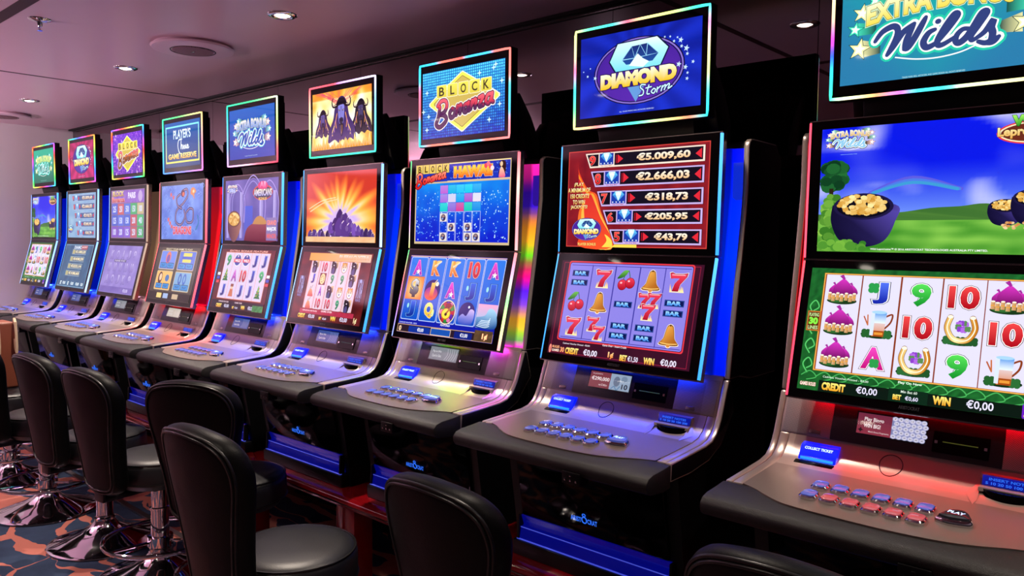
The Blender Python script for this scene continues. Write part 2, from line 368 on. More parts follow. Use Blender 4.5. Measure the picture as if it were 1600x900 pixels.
BONANZA = [[(-120, -14), (-128, -50), (-140, -76), (-122, -88), (-96, -76), (-84, -60), (-96, -46), (-116, -42)], [(-132, -8), (-112, 8), (-88, 6), (-82, -14), (-96, -34), (-118, -42)],
           [(-52, -26), (-66, -40), (-60, -58), (-44, -52), (-38, -34), (-52, -26)], [(-24, -18), (-32, -50)], [(-28, -38), (-10, -16), (-6, -22), (-12, -46)],
           [(28, -14), (12, -20), (8, -40), (20, -44), (30, -28)], [(34, -10), (30, -36), (36, -40)], [(52, -6), (44, -36)], [(48, -26), (64, -4), (72, -10), (66, -34)],
           [(86, 0), (108, 4), (86, -30), (108, -28)], [(146, 8), (128, 4), (120, -18), (134, -26), (146, -6)], [(152, 10), (148, -16), (156, -22)]]
def block_logo(a, tile='f4ea60', gold='c8a848', edge='fff060', red='d83850', dark='5a2a58'):
    D = lambda s: smooth_path([(0, 104*s), (24*s, 92*s), (168*s, 14*s), (182*s, 0), (168*s, -14*s), (24*s, -98*s), (0, -110*s), (-24*s, -98*s), (-160*s, -14*s), (-174*s, 0), (-160*s, 14*s), (-24*s, 92*s), (0, 104*s)], 3)
    a.poly(D(1.03), 'fffce0'); a.poly(D(.99), edge); a.poly(D(.87), '6a5020'); a.poly(D(.85), lambda x, y: mix(gold, 'e0cc78', nz(x, y, .12)))
    for i, ch in enumerate('BLOCK'):
        x = -138+i*58; a.rr(x, 19, x+55, 68, 4, 'fffad0'); a.rr(x+2, 21, x+53, 66, 4, lambda px, py: mix('e0cc48', tile, (py-20)/30))
        w = 22 if ch == 'L' else 28
        a.text(ch, x+27-w/2, 27, x+27+w/2, 60, '4a3a28', bold=.02); a.z -= 3*a.STEP
    a.z += 3*a.STEP
    for k, c in ((2.0, 'fff0f0'), (1.45, '3a1030'), (1, None)):
        for st in BONANZA: a.line(st, 13*k, c or (lambda x, y: ramp([(0, dark), (.45, dark), (.5, red), (1, 'f06878')], (y+52)/62))); a.z -= a.STEP
        a.z += a.STEP
def gem(a, cx, cy, w, h, lite='d8f8ff', mid='58b8f0', deep='1a3a90'):
    P = [(cx-w/2, cy+h*.12), (cx-w*.28, cy+h/2), (cx+w*.28, cy+h/2), (cx+w/2, cy+h*.12), (cx, cy-h/2)]
    a.poly(P, deep); a.z += 0
    q = [(x*.94+cx*.06, y*.94+cy*.06) for x, y in P]; m = (cx, cy+h*.12)
    cols = (mid, lite, mid, lite, mid, lite)
    tri = [(q[0], q[1], (cx-w*.2, cy+h*.12)), (q[1], (cx, cy+h*.47), (cx-w*.2, cy+h*.12)), ((cx-w*.2, cy+h*.12), (cx, cy+h*.47), (cx+w*.2, cy+h*.12)), ((cx, cy+h*.47), q[2], (cx+w*.2, cy+h*.12)),
           (q[2], q[3], (cx+w*.2, cy+h*.12)), (q[0], (cx-w*.2, cy+h*.12), q[4]), ((cx-w*.2, cy+h*.12), (cx+w*.2, cy+h*.12), q[4]), (q[3], q[4], (cx+w*.2, cy+h*.12))]
    for i, t in enumerate(tri): a.poly(list(t), (mid, lite, 'f4ffff', lite, mid, '3a88d8', lite, '4a98e0')[i]); a.z -= a.STEP
    a.z += a.STEP
STORM = [[(28, -44), (16, -42), (12, -50), (22, -60), (20, -72), (8, -74)], [(40, -46), (34, -70), (42, -72)], [(30, -54), (48, -52)], [(56, -58), (48, -66), (56, -72), (62, -62), (56, -58)], [(68, -56), (66, -70)], [(67, -62), (78, -54)],
         [(84, -54), (80, -68)], [(82, -60), (92, -52), (94, -56), (90, -66)], [(93, -58), (104, -50), (106, -54), (102, -64), (114, -58)]]
def diamond_logo(a, oval='3a1c88', rim='8a70d0', storm=True):
    a.ell(0, 2, 160, 100, '0a0a3a', 40); a.ell(0, 2, 156, 97, rim, 40); a.ell(0, 2, 151, 93, '141050', 40); a.ell(0, 2, 147, 90, lambda x, y: mix(oval, '6a30c0', nz(x, y, .05)*.6+.2*(y < 0)), 40)
    P = [(-100, 40), (-72, 90), (66, 92), (104, 56), (78, 8), (-78, 8)]
    a.poly([(x*1.05, (y-50)*1.08+50) for x, y in P], '0a1440'); a.poly(P, lambda x, y: mix('58d8f0', 'f0ffff', nz(x, y, .03)*.5+(y-10)/120))
    a.poly([(-56, 40), (-22, 76), (34, 78), (72, 44), (52, 24), (-40, 24)], lambda x, y: mix('2050a0', '1a2a70', (y-20)/60))
    for p in ([(-56, 40), (-22, 76), (-10, 40)], [(34, 78), (72, 44), (30, 42)], [(-10, 40), (8, 78), (30, 42)]): a.line(p+[p[0]], 2.5, 'a0e0ff', curve=False); a.z -= a.STEP
    a.z += a.STEP
    a.poly([(-30, 20), (0, 52), (18, 36), (40, 24), (20, 10)], 'e8ffff')
    a.poly([(-34, -44), (26, -44), (-4, -90)], lambda x, y: mix('48e0e0', '8050d0', nz(x, y, .08)))
    up = lambda x, y: (x, y+ (x+130)*.012)
    a.text('DIAMOND', -134, -43, 134, 4, 'fffbe0', 'f0c020', bold=.09, out='503008', ow=.02, out2='2a1a70', ow2=.06, bend=up)
    if storm:
        for k, c in ((2.1, '1a1460'), (1, 'c8f0ff')):
            for st in STORM: a.line([(8+(x-8)*1.05, y) for x, y in st], 4*k, c); a.z -= a.STEP
            a.z += a.STEP
def money(a, t, x0, y0, x1, y1): a.text(t, x0, y0, x1, y1, 'fffaf0', 'e8b070', bold=.042, out='402018', ow=.012)
def credit_bar(a, y=-140, cred='€0,00', bet='€0,60', win='€0,00', lab=('fff080', 'f0a020')):
    a.text('CREDIT', -197, y-9, -142, y+10, *lab, bold=.055, out='503000', ow=.02); a.text(cred, -117, y-9, -70, y+10, 'e8e4ff', bold=.02)
    a.text('BET', -36, y-9, -18, y+3, *lab, bold=.05); a.text(bet, -10, y-9, 17, y+2, 'e8e4ff', bold=.015)
    a.text('WIN', 46, y-8, 82, y+11, *lab, bold=.055, out='503000', ow=.02); a.text(win, 112, y-9, 163, y+12, 'e8e4ff', bold=.02)

COLX = (-176, -89, -1, 86, 172); ROWY = (96, 20, -60)
def reels(a, table, cell, top=137, bot=-100, back=('e8e4fa', 'd8d4f0'), sep='b06048', ys=ROWY, xs=COLX, k=1.0):
    for i, x in enumerate(xs):
        w = (xs[1]-xs[0])/2
        a.rect(x-w+1.5, bot, x+w-1.5, top, lambda px, py: mix(back[0], back[1], abs(px-x)/w)); a.z -= a.STEP
    a.z += a.STEP; z0 = a.z
    for i, x in enumerate(xs):
        for j, y in enumerate(ys):
            if table[i][j] is None: continue
            a.z = z0; a.at(x, y, k); cell(a, table[i][j]); a.at()
    a.z = z0+30*a.STEP

def coil(a, pts, c1, c2, w=9): a.line(pts, w, c1); a.line(pts, w*.45, c2)
# ------------------------------------------------------------------ one picture per screen
def t_wilds(kind):
    a = Art()
    if kind == 'teal': a.grid(-213, -122, 213, 125, 12, 8, lambda x, y: mix('1ca8a8', '2a7aa8', (abs(x)/300+(-y+60)/260))); wilds_logo(a)
    elif kind == 'blue': a.grid(-213, -122, 213, 125, 12, 8, lambda x, y: mix('0a3aa8', '1a6ac8', (y+140)/300)); a.at(0, 0, .92); wilds_logo(a, ('fff4f0', '6890e0'), '80e0e8', '2a58b0', ('ffd8d0', '98f0f8'), '0a2068')
    else: a.grid(-213, -122, 213, 125, 12, 8, lambda x, y: mix('18b090', '186858', (60-y)/180)); a.at(0, 6, .95); wilds_logo(a, ('f8f8a0', 'b8e070'), '38f0e0', '109088', ('e8ffb0', '48f0d8'), '0a5048')
    return a
def t_diamond(kind):
    a = Art(); c = ('1830c8', '0a1a90') if kind == 'blue' else ('d02878', '901048')
    a.grid(-212, -123, 212, 126, 40, 20, lambda x, y: mix(c[0], c[1], .5+.35*math.sin(math.atan2(y-30, x)*14)*min(1, math.hypot(x, y)/150)-(.2 if y < 0 else 0)))
    if kind != 'blue':
        a.at(0, 6, 1)
    diamond_logo(a) if kind == 'blue' else diamond_logo(a, '281a80', '5a40b0')
    for x, y, r in [(145, 69, 9), (164, 43, 10), (148, 51, 6), (167, 27, 6), (186, 2, 6), (169, -27, 5), (168, -43, 6), (140, 1, 9), (-200, 23, 3), (-184, 7, 5), (-155, -2, 7), (-174, 30, 3), (162, -10, 8), (123, 69, 5), (110, 84, 4), (92, 86, 4), (134, 78, 4)]:
        a.star(x, y, r, 'c8e4ff', rot=.3); a.z -= a.STEP
    a.z += a.STEP; a.text('ALL TRADE MARKS AND ARTWORK RESERVED', -62, -117, 60, -113, 'c8d8ff', bold=0)
    return a
def t_block(kind):
    a = Art(); r = random.Random(3 if kind == 'blue' else 5)
    bg = ('18a0e8', '1038c0') if kind == 'blue' else ('8a28d8', '50109a')
    a.grid(-218, -128, 212, 122, 12, 8, lambda x, y: mix(mix(bg[1], '000040', .45), mix(bg[0], '0020a0', .4), (y+140)/260))
    z0 = a.z
    for i in range(43):
        for j in range(25):
            x = -213+i*10; y = -123+j*10; a.z = z0; q = r.random(); t = (y+128)/260
            c = mix('0a40d0', '60e0ff', t*.9+q*.35) if kind == 'blue' else mix('6a20d8', 'e080ff', q*q)
            a.rect(x-3.6, y-3.6, x+3.6, y+3.6, c)
            if q > .985: a.z = z0+a.STEP; a.star(x, y, 11, 'd8ffff' if kind == 'blue' else 'ffe0ff', n=4, q=.35)
    a.z = z0+2*a.STEP
    block_logo(a) if kind == 'blue' else block_logo(a, 'f0e020', 'c8b020', 'fff020', 'e07830', '8a5020')
    return a
def fire(x, y, cx, cy, seed, n=26, pal=None):
    an = math.atan2(y-cy, x-cx); d = math.hypot((x-cx)*.8, y-cy)
    v = nz(an*n/6.28*1.3, d*.006, 1, seed)
    return ramp(pal or [(0, 'fffbe0'), (.22, 'ffe070'), (.45, 'ff9838'), (.72, 'e84838'), (1, 'c02848')], d/170*.8+(v-.5)*.75)
def t_buffalo():
    a = Art(); a.grid(-212, -124, 210, 124, 70, 42, lambda x, y: ramp([(0, 'ffffff'), (.35, 'ffe890'), (.55, 'f8a830'), (.8, 'e84838'), (1, 'c83060')], math.hypot(x*.7, y-6)/200*.42+(nz(x, y, .02, 2)-.5)*.75+(.25 if y > 90 else 0)))
    for i in range(26): a.line([(rnd.uniform(-205, 205), 122), (rnd.uniform(-40, 40), 60)], 2, 'e85868', curve=False); a.z -= a.STEP
    a.z += a.STEP
    def head(x, y, k, c1, c2):
        a.at(x, y, k)
        # shaggy shoulders and beard, wide crown, short upturned horns, narrow muzzle
        a.poly(smooth_path([(-30, 66), (-14, 84), (10, 88), (32, 72), (46, 40), (58, 0), (92, -44), (100, -104), (60, -92), (36, -108), (8, -96), (-18, -110), (-48, -94), (-96, -106), (-84, -50), (-58, -6), (-48, 36), (-30, 66)], 4), c1)
        for sx in (-1, 1):
            a.line([(sx*34, 50), (sx*58, 48), (sx*66, 66), (sx*58, 84)], lambda t: 13*(1-t)+3, '1a1018'); a.line([(sx*36, 52), (sx*56, 51), (sx*62, 66)], 3, 'f0d8c0')
            for q in range(4): a.line([(sx*(30+q*10), 16-q*26), (sx*(40+q*12), -16-q*22), (sx*(36+q*14), -44-q*16)], 4.5, ('f0a050', 'b878b8', 'f8d078', '6a4a90')[q])
        a.poly(smooth_path([(-34, 60), (-20, 78), (0, 82), (22, 78), (36, 58), (28, 44), (10, 50), (-8, 46), (-26, 44), (-34, 60)], 4), '140c1c')
        a.poly(smooth_path([(-22, 48), (0, 52), (22, 48), (20, 10), (15, -22), (0, -32), (-15, -22), (-20, 10), (-22, 48)], 4), c2)
        a.poly(smooth_path([(-14, -6), (0, -2), (14, -6), (13, -22), (0, -30), (-13, -22), (-14, -6)], 4), '241838')
        for sx in (-1, 1):
            a.poly([(sx*8, 30), (sx*20, 34), (sx*19, 26), (sx*10, 25)], '180c20'); a.ell(sx*15, 29, 2.5, 2, 'ffe0b0', 6); a.ell(sx*7, -15, 3.5, 3, '0c0814', 8); a.line([(sx*3, 44), (sx*7, 14), (sx*5, -2)], 3, mix(c2, '201030', .55))
        a.poly(smooth_path([(-16, -32), (0, -26), (16, -32), (12, -60), (2, -84), (-8, -62), (-16, -32)], 4), '180e1e')
        a.line([(-6, -36), (-4, -56), (2, -74)], 3, '8a6aa0'); a.line([(6, -36), (6, -54), (2, -70)], 3, 'c88858'); a.at()
    head(-134, -4, .62, '3a2050', '6a58a0'); head(138, 6, .74, '1a1226', '4a4070'); head(4, 8, 1.0, '3a2468', '8a88e0')
    for i in range(22):
        x = -200+i*19; a.poly([(x-16, -124), (x+16, -124), (x+rnd.uniform(-10, 10), -86+rnd.uniform(-20, 34))], lambda px, py: mix('ff9838', 'fff088', (py+124)/60)); a.z -= a.STEP
    return a
def t_choice():
    a = Art(); a.grid(-213, -124, 213, 126, 20, 12, lambda x, y: mix('0a3a70', '1464b8', (y+130)/250))
    for i in range(40): a.line([(-205+i*10.4, -118), (-205+i*10.4+ (8 if i < 38 else 0), 118)], 1, '1a5aa0', curve=False); a.z -= a.STEP
    a.z += a.STEP
    a.frame(-200, -100, 200, 106, 9, lambda x, y: mix('f8f060', '88f0f8', (y+100)/200)); a.text("PLAYER'S", -104, 32, 104, 84, 'f8fcff', 'c8e8f8', bold=.03)
    for st in ([(0, 28), (-38, 24), (-50, -6), (-38, -38), (-22, -50)], [(-10, 22), (-14, -26), (-6, -4), (4, -8), (4, -26)], [(16, -6), (14, -26)], [(32, -8), (24, -16), (30, -26), (38, -18), (32, -8)], [(46, -6), (46, -24), (58, -22)], [(60, -18), (74, -12), (64, -6), (58, -18), (70, -26), (82, -20)]): a.line(st, 7, 'f0faff'); a.z -= a.STEP
    a.z += a.STEP; a.text('GAME RESERVE', -168, -78, 168, -48, 'fff8a0', 'f0b040', bold=.04, out='503818', ow=.02); return a

def hills(a, seed=1, faded=0):
    """green hill landscape with a black pot of gold"""
    X0, X1, Y0, Y1 = -250, 250, -152, 152
    a.grid(X0, Y0, X1, Y1, 48, 30, lambda x, y: mix(mix('6a8cf0', '0818e0', (y+60)/120), 'e8e4f8', min(.8, max(0, nz(x, y*1.5, .010, seed)-.5)*3.2*(1 if y > 96 or y < 16 else .25)+max(0, .5-math.hypot((x+150)/70, (y+22)/46)*.5)*.7)))
    for i, c in enumerate(('5a58d8', '4a78e0', '3c98d0')): a.line([(-130+i*4, -10), (-36, 24-i*6), (66-i*4, -6)], 7, c)
    a.poly(smooth_path([(-250, -60), (-77, -58), (4, -48), (66, -45), (116, -40), (190, -52), (250, -46)], 4)+[(250, -90), (-250, -90)], lambda x, y: mix('2a5a28', '5a8a38', nz(x, y, .04)))
    a.grid(-250, -152, 250, -76, 50, 12, lambda x, y: mix('2a7a1c', '8ac850', nz(x, y*3, .018, 4)*1.1-.1+(y+150)/300))
    def bushes(pts, cols, r0):
        for x, y in pts:
            r = rnd.uniform(.7, 1.3)*r0; a.ell(x, y, r, r*.8, mix(cols[0], cols[1], rnd.random()), 10); a.z -= a.STEP*.9
        a.z += a.STEP
    bushes([(rnd.uniform(-252+14, -196), rnd.uniform(6, 62)) for _ in range(70)], ('06301a', '2a7a38'), 15); a.rect(-226, -30, -216, 4, '2a2014')
    bushes([(rnd.uniform(-238, -205), rnd.uniform(-140, -12)) for _ in range(50)], ('2a6a1c', '8ac048'), 12)
    def pot(x, y, k):
        a.at(x, y, k)
        a.poly(smooth_path([(-72, 4), (-74, -38), (-50, -84), (0, -98), (50, -84), (74, -38), (72, 4), (-72, 4)]), lambda px, py: mix('100c30', '5a4ab0', max(0, (px-14)/70)**1.5*.9))
        a.ell(0, 0, 70, 32, '1c1640', 28); a.ell(0, 0, 62, 27, '0a0818', 28); z = a.z
        for i in range(110):
            an, r = rnd.random()*6.28, math.sqrt(rnd.random()); a.z = z+a.STEP*(i % 3); a.ell(55*r*math.cos(an), 4+23*r*math.sin(an), 7.5, 5, mix('c88828', 'ffe8a0', rnd.random()), 8)
        a.z = z+5*a.STEP; a.at()
    pot(152, -46, .45); pot(208, -30, .62); z = a.z
    for i in range(26): a.ell(140+rnd.uniform(0, 100), -88+rnd.uniform(-8, 6), 4, 3, mix('c87838', 'f0d8a8', rnd.random()), 6); a.z = z
    a.z += a.STEP; pot(-144, -42, 1); bushes([(rnd.uniform(-238, -140), -138+rnd.uniform(-8, 10)) for _ in range(30)], ('2a7020', '7ab840'), 11)
def u_wilds():
    a = Art(); hills(a)
    a.at(-181, 122, .3); wilds_logo(a, ('fff4e8', 'e0b070'), '1a4a38', '90c8e8', ('ffd0c8', 'a8f0e0'), '3a2010'); a.at()
    a.ell(202, 110, 74, 26, 'e0383a', 30); a.ell(202, 110, 70, 23, 'f0e0b8', 30); a.ell(202, 110, 66, 20, '6a2a1c', 30)
    a.text('WILD', 156, 124, 240, 148, 'a0f060', '208a20', bold=.06, out='103a10', ow=.03); a.text("Lepre'coins", 130, 98, 246, 124, 'fff0b0', 'e0a048', bold=.04, out='3a2a10', ow=.03)
    a.text("Wild Lepre'coins™ © 2016 ARISTOCRAT TECHNOLOGIES AUSTRALIA PTY LIMITED.", -122, -148, 124, -142, 'ffffff', bold=.01); return a
def l_wilds():
    a = Art(); a.grid(-257, -153, 250, 153, 60, 36, lambda x, y: mix('0a3a18', '2a8a3a', nz(x, y, .09, 3)*.9))
    for sx in (-1, 1):
        for yy in range(4): a.line([(sx*238, -110+yy*48), (sx*250, -90+yy*48), (sx*238, -74+yy*48), (sx*228, -90+yy*48), (sx*240, -100+yy*48)], 3, '58c868')
    for i in range(14): a.line([(-250+i*36, -118), (-230+i*36, -106), (-214+i*36, -120), (-236+i*36, -128)], 2.5, '48b058'); a.z -= a.STEP
    a.z += a.STEP
    a.rect(-224, -104, 220, 141, 'c05a20'); a.frame(-223, -103, 219, 140, 1.5, 'ffd060'); a.rect(-220, -100.5, 216, 137.5, '8a3818')
    tb = [['S', 'S', 'S'], ['J', 'M', 'A'], ['9', '10', 'H'], ['10', 'H', '9'], ['S', '10', 'M']]
    def cell(a, s):
        if s == 'S': a.k = .98; sacks(a)
        elif s == 'M': mug(a)
        elif s == 'H': shoe(a)
        elif s == 'J': glyph(a, 'J', 34, 52, '5070f0', '1020a0', dark='101850', bold=.07); clover(a, -16, 12, 14)
        elif s == 'A': glyph(a, 'A', 52, 52, 'f048c0', 'c01078', dark='5a1048', bold=.07); clover(a, 4, -12, 12)
        elif s == '9': glyph(a, '9', 42, 54, '58e058', '108a28', dark='0a4018', bold=.08)
        elif s == '10': glyph(a, '10', 62, 52, 'f04848', 'a80818', dark='500810', bold=.08)
    reels(a, tb, cell, back=('f0ecff', 'e0dcf4'))
    a.rect(-253, -7, -221, 43, 'c07030'); a.rect(-250, -4, -224, 40, '5a2a10'); a.text('PLAYING', -249, 29, -225, 38, 'c8f0a0', bold=.02); a.text('30', -248, 9, -226, 27, '88f048', bold=.06); a.text('LINES', -249, -3, -225, 6, 'c8f0a0', bold=.02)
    a.rect(-205, -153, 230, -126, '081810'); a.rect(-46, -153, 36, -124, '0a2818')
    a.text('Cashless Voucher Printed - €0,00', -197, -120, -92, -114, 'd8f0d8', bold=.01); a.text('Play On Now', -28, -113, 22, -106, 'f0fff0', bold=.02); a.text('Min Bet 60', -20, -132, 14, -126, 'e0f0e0', bold=.01)
    a.text('GAMES ROLES', -250, -143, -212, -134, 'ffe8d8', bold=.04, out='903018', ow=.05); credit_bar(a)
    a.rr(214, -153, 249, -122, 4, '6a20c0'); a.text('CASHOUT', 217, -150, 247, -144, 'ffd040', bold=.03); return a
def jackpots(a, pale=False):
    X = [(-185, 143, 95), (-162, 86, 35), (-135, 23, -26), (-110, -36, -82), (-83, -96, -143)]
    for i, ((x, yt, yb), n, v) in enumerate(zip(X, '98765', ('€5.009,60', '€2.666,03', '€318,73', '€205,95', '€43,79'))):
        edge = 'f8e0d0' if i == 0 else 'c8b0e8'
        if pale: edge = 'a8c0e0'
        a.poly([(x, yt), (236, yt), (236, yb), (x+19, yb)], '4a1010' if not pale else '5878a8'); a.poly([(x+1.5, yt-1), (234, yt-1), (234, yb+1), (x+20, yb+1)], edge); a.poly([(x+8, yt-5), (228, yt-5), (228, yb+6), (x+23, yb+6)], '120c1c' if not pale else '4a6898')
        a.rect(x+52, yb+1, x+112, yt-1, edge); a.rect(x+56, yb+9, x+108, yt-4, '1a3aa8' if not pale else '6a90d0')
        gem(a, x+82, yb+31, 46, 32)
        for q in range(4): a.star(x+62+q*13, yb+13, 3.4, 'f0f8ff'); a.z -= a.STEP
        a.z += a.STEP; a.text('On Any Bet', x+62, yb+3, x+102, yb+7, 'a02030', bold=.02)
        a.text(n, x+17+i*.6, yb+9, x+41, yt-9, 'ff5048', 'c01018', bold=.03, out='ffb0a0', ow=.014)
        t0 = x+124; a.poly([(t0, yt-10), (t0+20, (yt+yb)/2), (t0, yb+11)], 'e02838'); a.rect(t0-6, yb+12, t0-3, yt-11, 'b01020'); a.poly([(224, yt-9), (204, (yt+yb)/2), (224, yb+10)], 'e02838')
        w = {0: (8, 188), 1: (8, 188), 2: (43, 186), 3: (45, 188), 4: (80, 190)}[i]; money(a, v, w[0], yb+11, w[1], yt-11)
def u_diamond(pale=False):
    a = Art()
    if pale:
        a.grid(-250, -152, 250, 152, 30, 20, lambda x, y: mix('6a98c8', 'a8c4d8', nz(x, y, .02, 6))); jackpots(a, True); a.at(-190, -90, .28); diamond_logo(a); a.at(); return a
    a.grid(-250, -152, 250, 152, 30, 20, lambda x, y: mix('6a1020', 'a02028', nz(x, y, .03, 6))); a.frame(-250, -152, 250, 152, 3, 'd04038')
    for sx, cols in ((0, ('e83820', 'ff9030')), (1, ('ff8020', 'ffd860')), (2, ('c81830', 'f05028'))):
        d = sx*10; a.poly(smooth_path([(-214+d*.5, 125-d*5), (-206, 84-d), (-170, 30-d), (-136-d, 12), (-118, -40-d), (-66, -150), (-140-d*3, -150), (-200+d, -90), (-203+d, -40), (-186, 0), (-204, 50), (-214+d*.5, 125-d*5)], 4), lambda x, y: mix(cols[1], cols[0], (y+150)/260))
    for k in range(3): a.poly(smooth_path([(-110+k*36, -152), (-92+k*40, -132), (-100+k*44, -112), (-74+k*44, -130), (-70+k*44, -152)], 4), 'ffd850')
    jackpots(a)
    for t, x0, x1, y in (('¡PLAY', -222, -185, 38), ('A MINIMUM OF', -246, -158, 21), ('150 CREDITS', -236, -163, 2), ('TO WIN', -226, -178, -17), ('JACKPOTS!', -234, -168, -34)): a.text(t, x0, y, x1, y+14, 'fff4c0', 'ffd060', bold=.02, out='4a1808', ow=.035); a.z -= 2*a.STEP
    a.z += 2*a.STEP; a.at(-169, -97, .36); diamond_logo(a); a.at(); a.text('PLAYER BONUS', -200, -148, -130, -139, 'ffd070', bold=.03, out='5a2010', ow=.03); return a
def l_diamond():
    a = Art(); a.grid(-257, -153, 250, 150, 20, 12, lambda x, y: mix('2a0c20', '4a1028', nz(x, y, .02))); a.frame(-247, -148, 240, 144, 1.5, 'a02040')
    a.rr(-227, -108, 222, 149, 8, 'e83848'); a.rr(-223, -104, 218, 145, 7, '3a1020'); a.rr(-221, -102, 216, 143, 6, '8c80e8'); a.rect(-215, -98, 212, 137, '3a3498')
    tb = [['BB', 'C', '7'], ['7', 'E', '77'], ['C', 'B', 'BB'], ['E', '777', 'BB'], ['7', 'BB', 'E']]
    def cell(a, s):
        if s == 'BB': bar(a, 14); bar(a, -16)
        elif s == 'B': bar(a)
        elif s == 'C': cherry(a)
        elif s == 'E': bell(a)
        elif s == '7': seven(a, 1)
        elif s == '77': seven(a, .8, -12, 12); seven(a, .8, 14, -14)
        elif s == '777': seven(a, .8, -16, 16); seven(a, .8, 17, 18); seven(a, .85, 2, -18)
    reels(a, tb, cell, top=135, bot=-96, back=('b0a8f4', '8a80e0'))
    for i in range(4): a.line([(-132.5+i*87, -99), (-132.5+i*87, 138)], 1.5, '4a44a8', curve=False); a.z -= a.STEP
    a.z += a.STEP
    a.text('Cashout Voucher Printed - €0,00', -199, -120, -95, -114, 'f0e8f0', bold=.01); a.text('Game Over - Insert Credit', -49, -112, 37, -106, 'f0e8f0', bold=.01)
    a.text('0', -259+8, -152, -241, -124, 'ff9080', bold=.06); a.text('GAMES', -238, -146, -210, -138, 'ffe0d0', bold=.03); a.text('RULES', -238, -135, -210, -127, 'ffb080', bold=.03); a.text('30', -206, -146, -190, -130, 'ffa070', bold=.04)
    y = -139; L2 = ('fff090', 'f0a020')
    a.text('CREDIT', -185, y-10, -135, y+10, *L2, bold=.05); a.text('€0,00', -115, y-11, -64, y+11, 'f0e8ff', bold=.02); a.text('1¢', -24, y-9, -4, y+12, 'ffd8a0', 'f08030', bold=.05)
    a.text('BET', 19, y-10, 44, y+8, *L2, bold=.05); a.text('€1,50', 47, y-11, 82, y+7, 'f0e8ff', bold=.015); a.text('WIN', 101, y-11, 137, y+9, *L2, bold=.05); a.text('€0,00', 157, y-11, 208, y+11, 'f0e8ff', bold=.02); return a
def sparkle_blue(a, x0, y0, x1, y1, n, seed):
    a.grid(x0, y0, x1, y1, 40, 26, lambda x, y: mix('1020c8', '1898f0', (y-y0)/(y1-y0)*.9+nz(x, y, .02, seed)*.5-.3)); r = random.Random(seed); z = a.z
    for i in range(n): a.z = z; a.star(r.uniform(x0+4, x1-4), r.uniform(y0+4, y1-30), r.uniform(1.2, 4.2), mix('58b0ff', 'e8ffff', r.random()), n=4, q=.5)
    a.z = z+a.STEP
def u_block():
    a = Art(); a.rect(-250, -152, 250, 152, 'd0b890'); sparkle_blue(a, -244, -143, 244, 78, 330, 4)
    a.grid(-246, 84, 246, 148, 24, 4, lambda x, y: mix('102090', '2840d0', nz(x, y, .05))); z = a.z
    for i in range(70): a.z = z; a.star(rnd.uniform(-60, 240), rnd.uniform(88, 146), 2.5, '70a0ff', n=4)
    a.z = z+a.STEP; a.line([(-70, 84), (246, 84)], 3, 'e8c8a0', curve=False); a.line([(-60, 149), (246, 149)], 3, 'ffe090', curve=False)
    for i, ch in enumerate('BLOCK'):
        x = -246+i*37; a.rect(x, 116, x+36, 152, '7a5a18'); a.rect(x+1, 117, x+35, 151, 'e8c860'); a.text(ch, x+10, 122, x+27, 146, '4a3010', bold=.03); a.z -= 3*a.STEP
    a.z += 3*a.STEP; a.at(-168, 112, .56)
    for k, c in ((1.7, '5a1010'), (1, None)):
        for st in BONANZA: a.line(st, 14*k, c or (lambda x, y: mix('d82020', 'ff9078', (y+60)/70))); a.z -= a.STEP
        a.z += a.STEP
    a.at(); a.text('HAWAII', -36, 96, 160, 136, 'ffe850', 'f06020', bold=.07, out='c82010', ow=.025, out2='ffe0a0', ow2=.05)
    for i, (x, y) in enumerate(((128, 132), (140, 138), (150, 128), (160, 122))): a.ell(x, y, 9, 9, ('f04858', 'f87888', 'ff5060', 'f8e0e8')[i], 10)
    a.poly(smooth_path([(196, 88), (190, 104), (200, 120), (192, 132), (204, 146), (222, 142), (226, 120), (218, 88), (196, 88)], 4), '381818'); a.ell(204, 134, 7, 9, 'f0c8a0', 12); a.poly(smooth_path([(192, 88), (196, 112), (204, 124), (216, 112), (222, 88), (192, 88)], 4), lambda x, y: mix('f06888', 'f8d0a8', (y-88)/34))
    X = [-108+i*43.4 for i in range(6)]; Y = [70, 37, 4, -30, -69, -105, -141]
    tab = [['c060d0', '18b0e0', '20c0f0', '18c8e8', '20a0e8'], ['a868d8', 'd8c8e8', '18a0e8', 'b050c8', 'e8d8e8'], ['18c8c8', '9060d0', 'd83890', '18c8b0', '1888e0']]
    for j in range(3):
        for i in range(5): c = tab[j][i]; a.rect(X[i]+1, Y[j+1]+1, X[i+1]-1, Y[j]-1, lambda x, y: mix(c, 'a0e8ff', (y-Y[j+1])/120)); a.z -= a.STEP
    a.z += a.STEP
    for i in range(5):
        a.frame(X[i]+1, Y[6], X[i+1]-1, Y[3], 1.6, 'c8d0f0'); a.z -= a.STEP
    a.z += a.STEP
    for i, j in ((0, 3), (1, 4), (3, 4), (0, 5), (3, 5), (4, 5)):
        x0, y0 = X[i]+3, Y[j+1]+2; a.rect(x0, y0, x0+37, y0+31, 'e8dcd8'); a.ell(x0+18, y0+15, 13, 13, '38285a', 12); a.ell(x0+18, y0+20, 8, 5, 'a08080', 8); a.ell(x0+14, y0+11, 5, 4, '88a0e0', 8); a.z -= 4*a.STEP
    return a
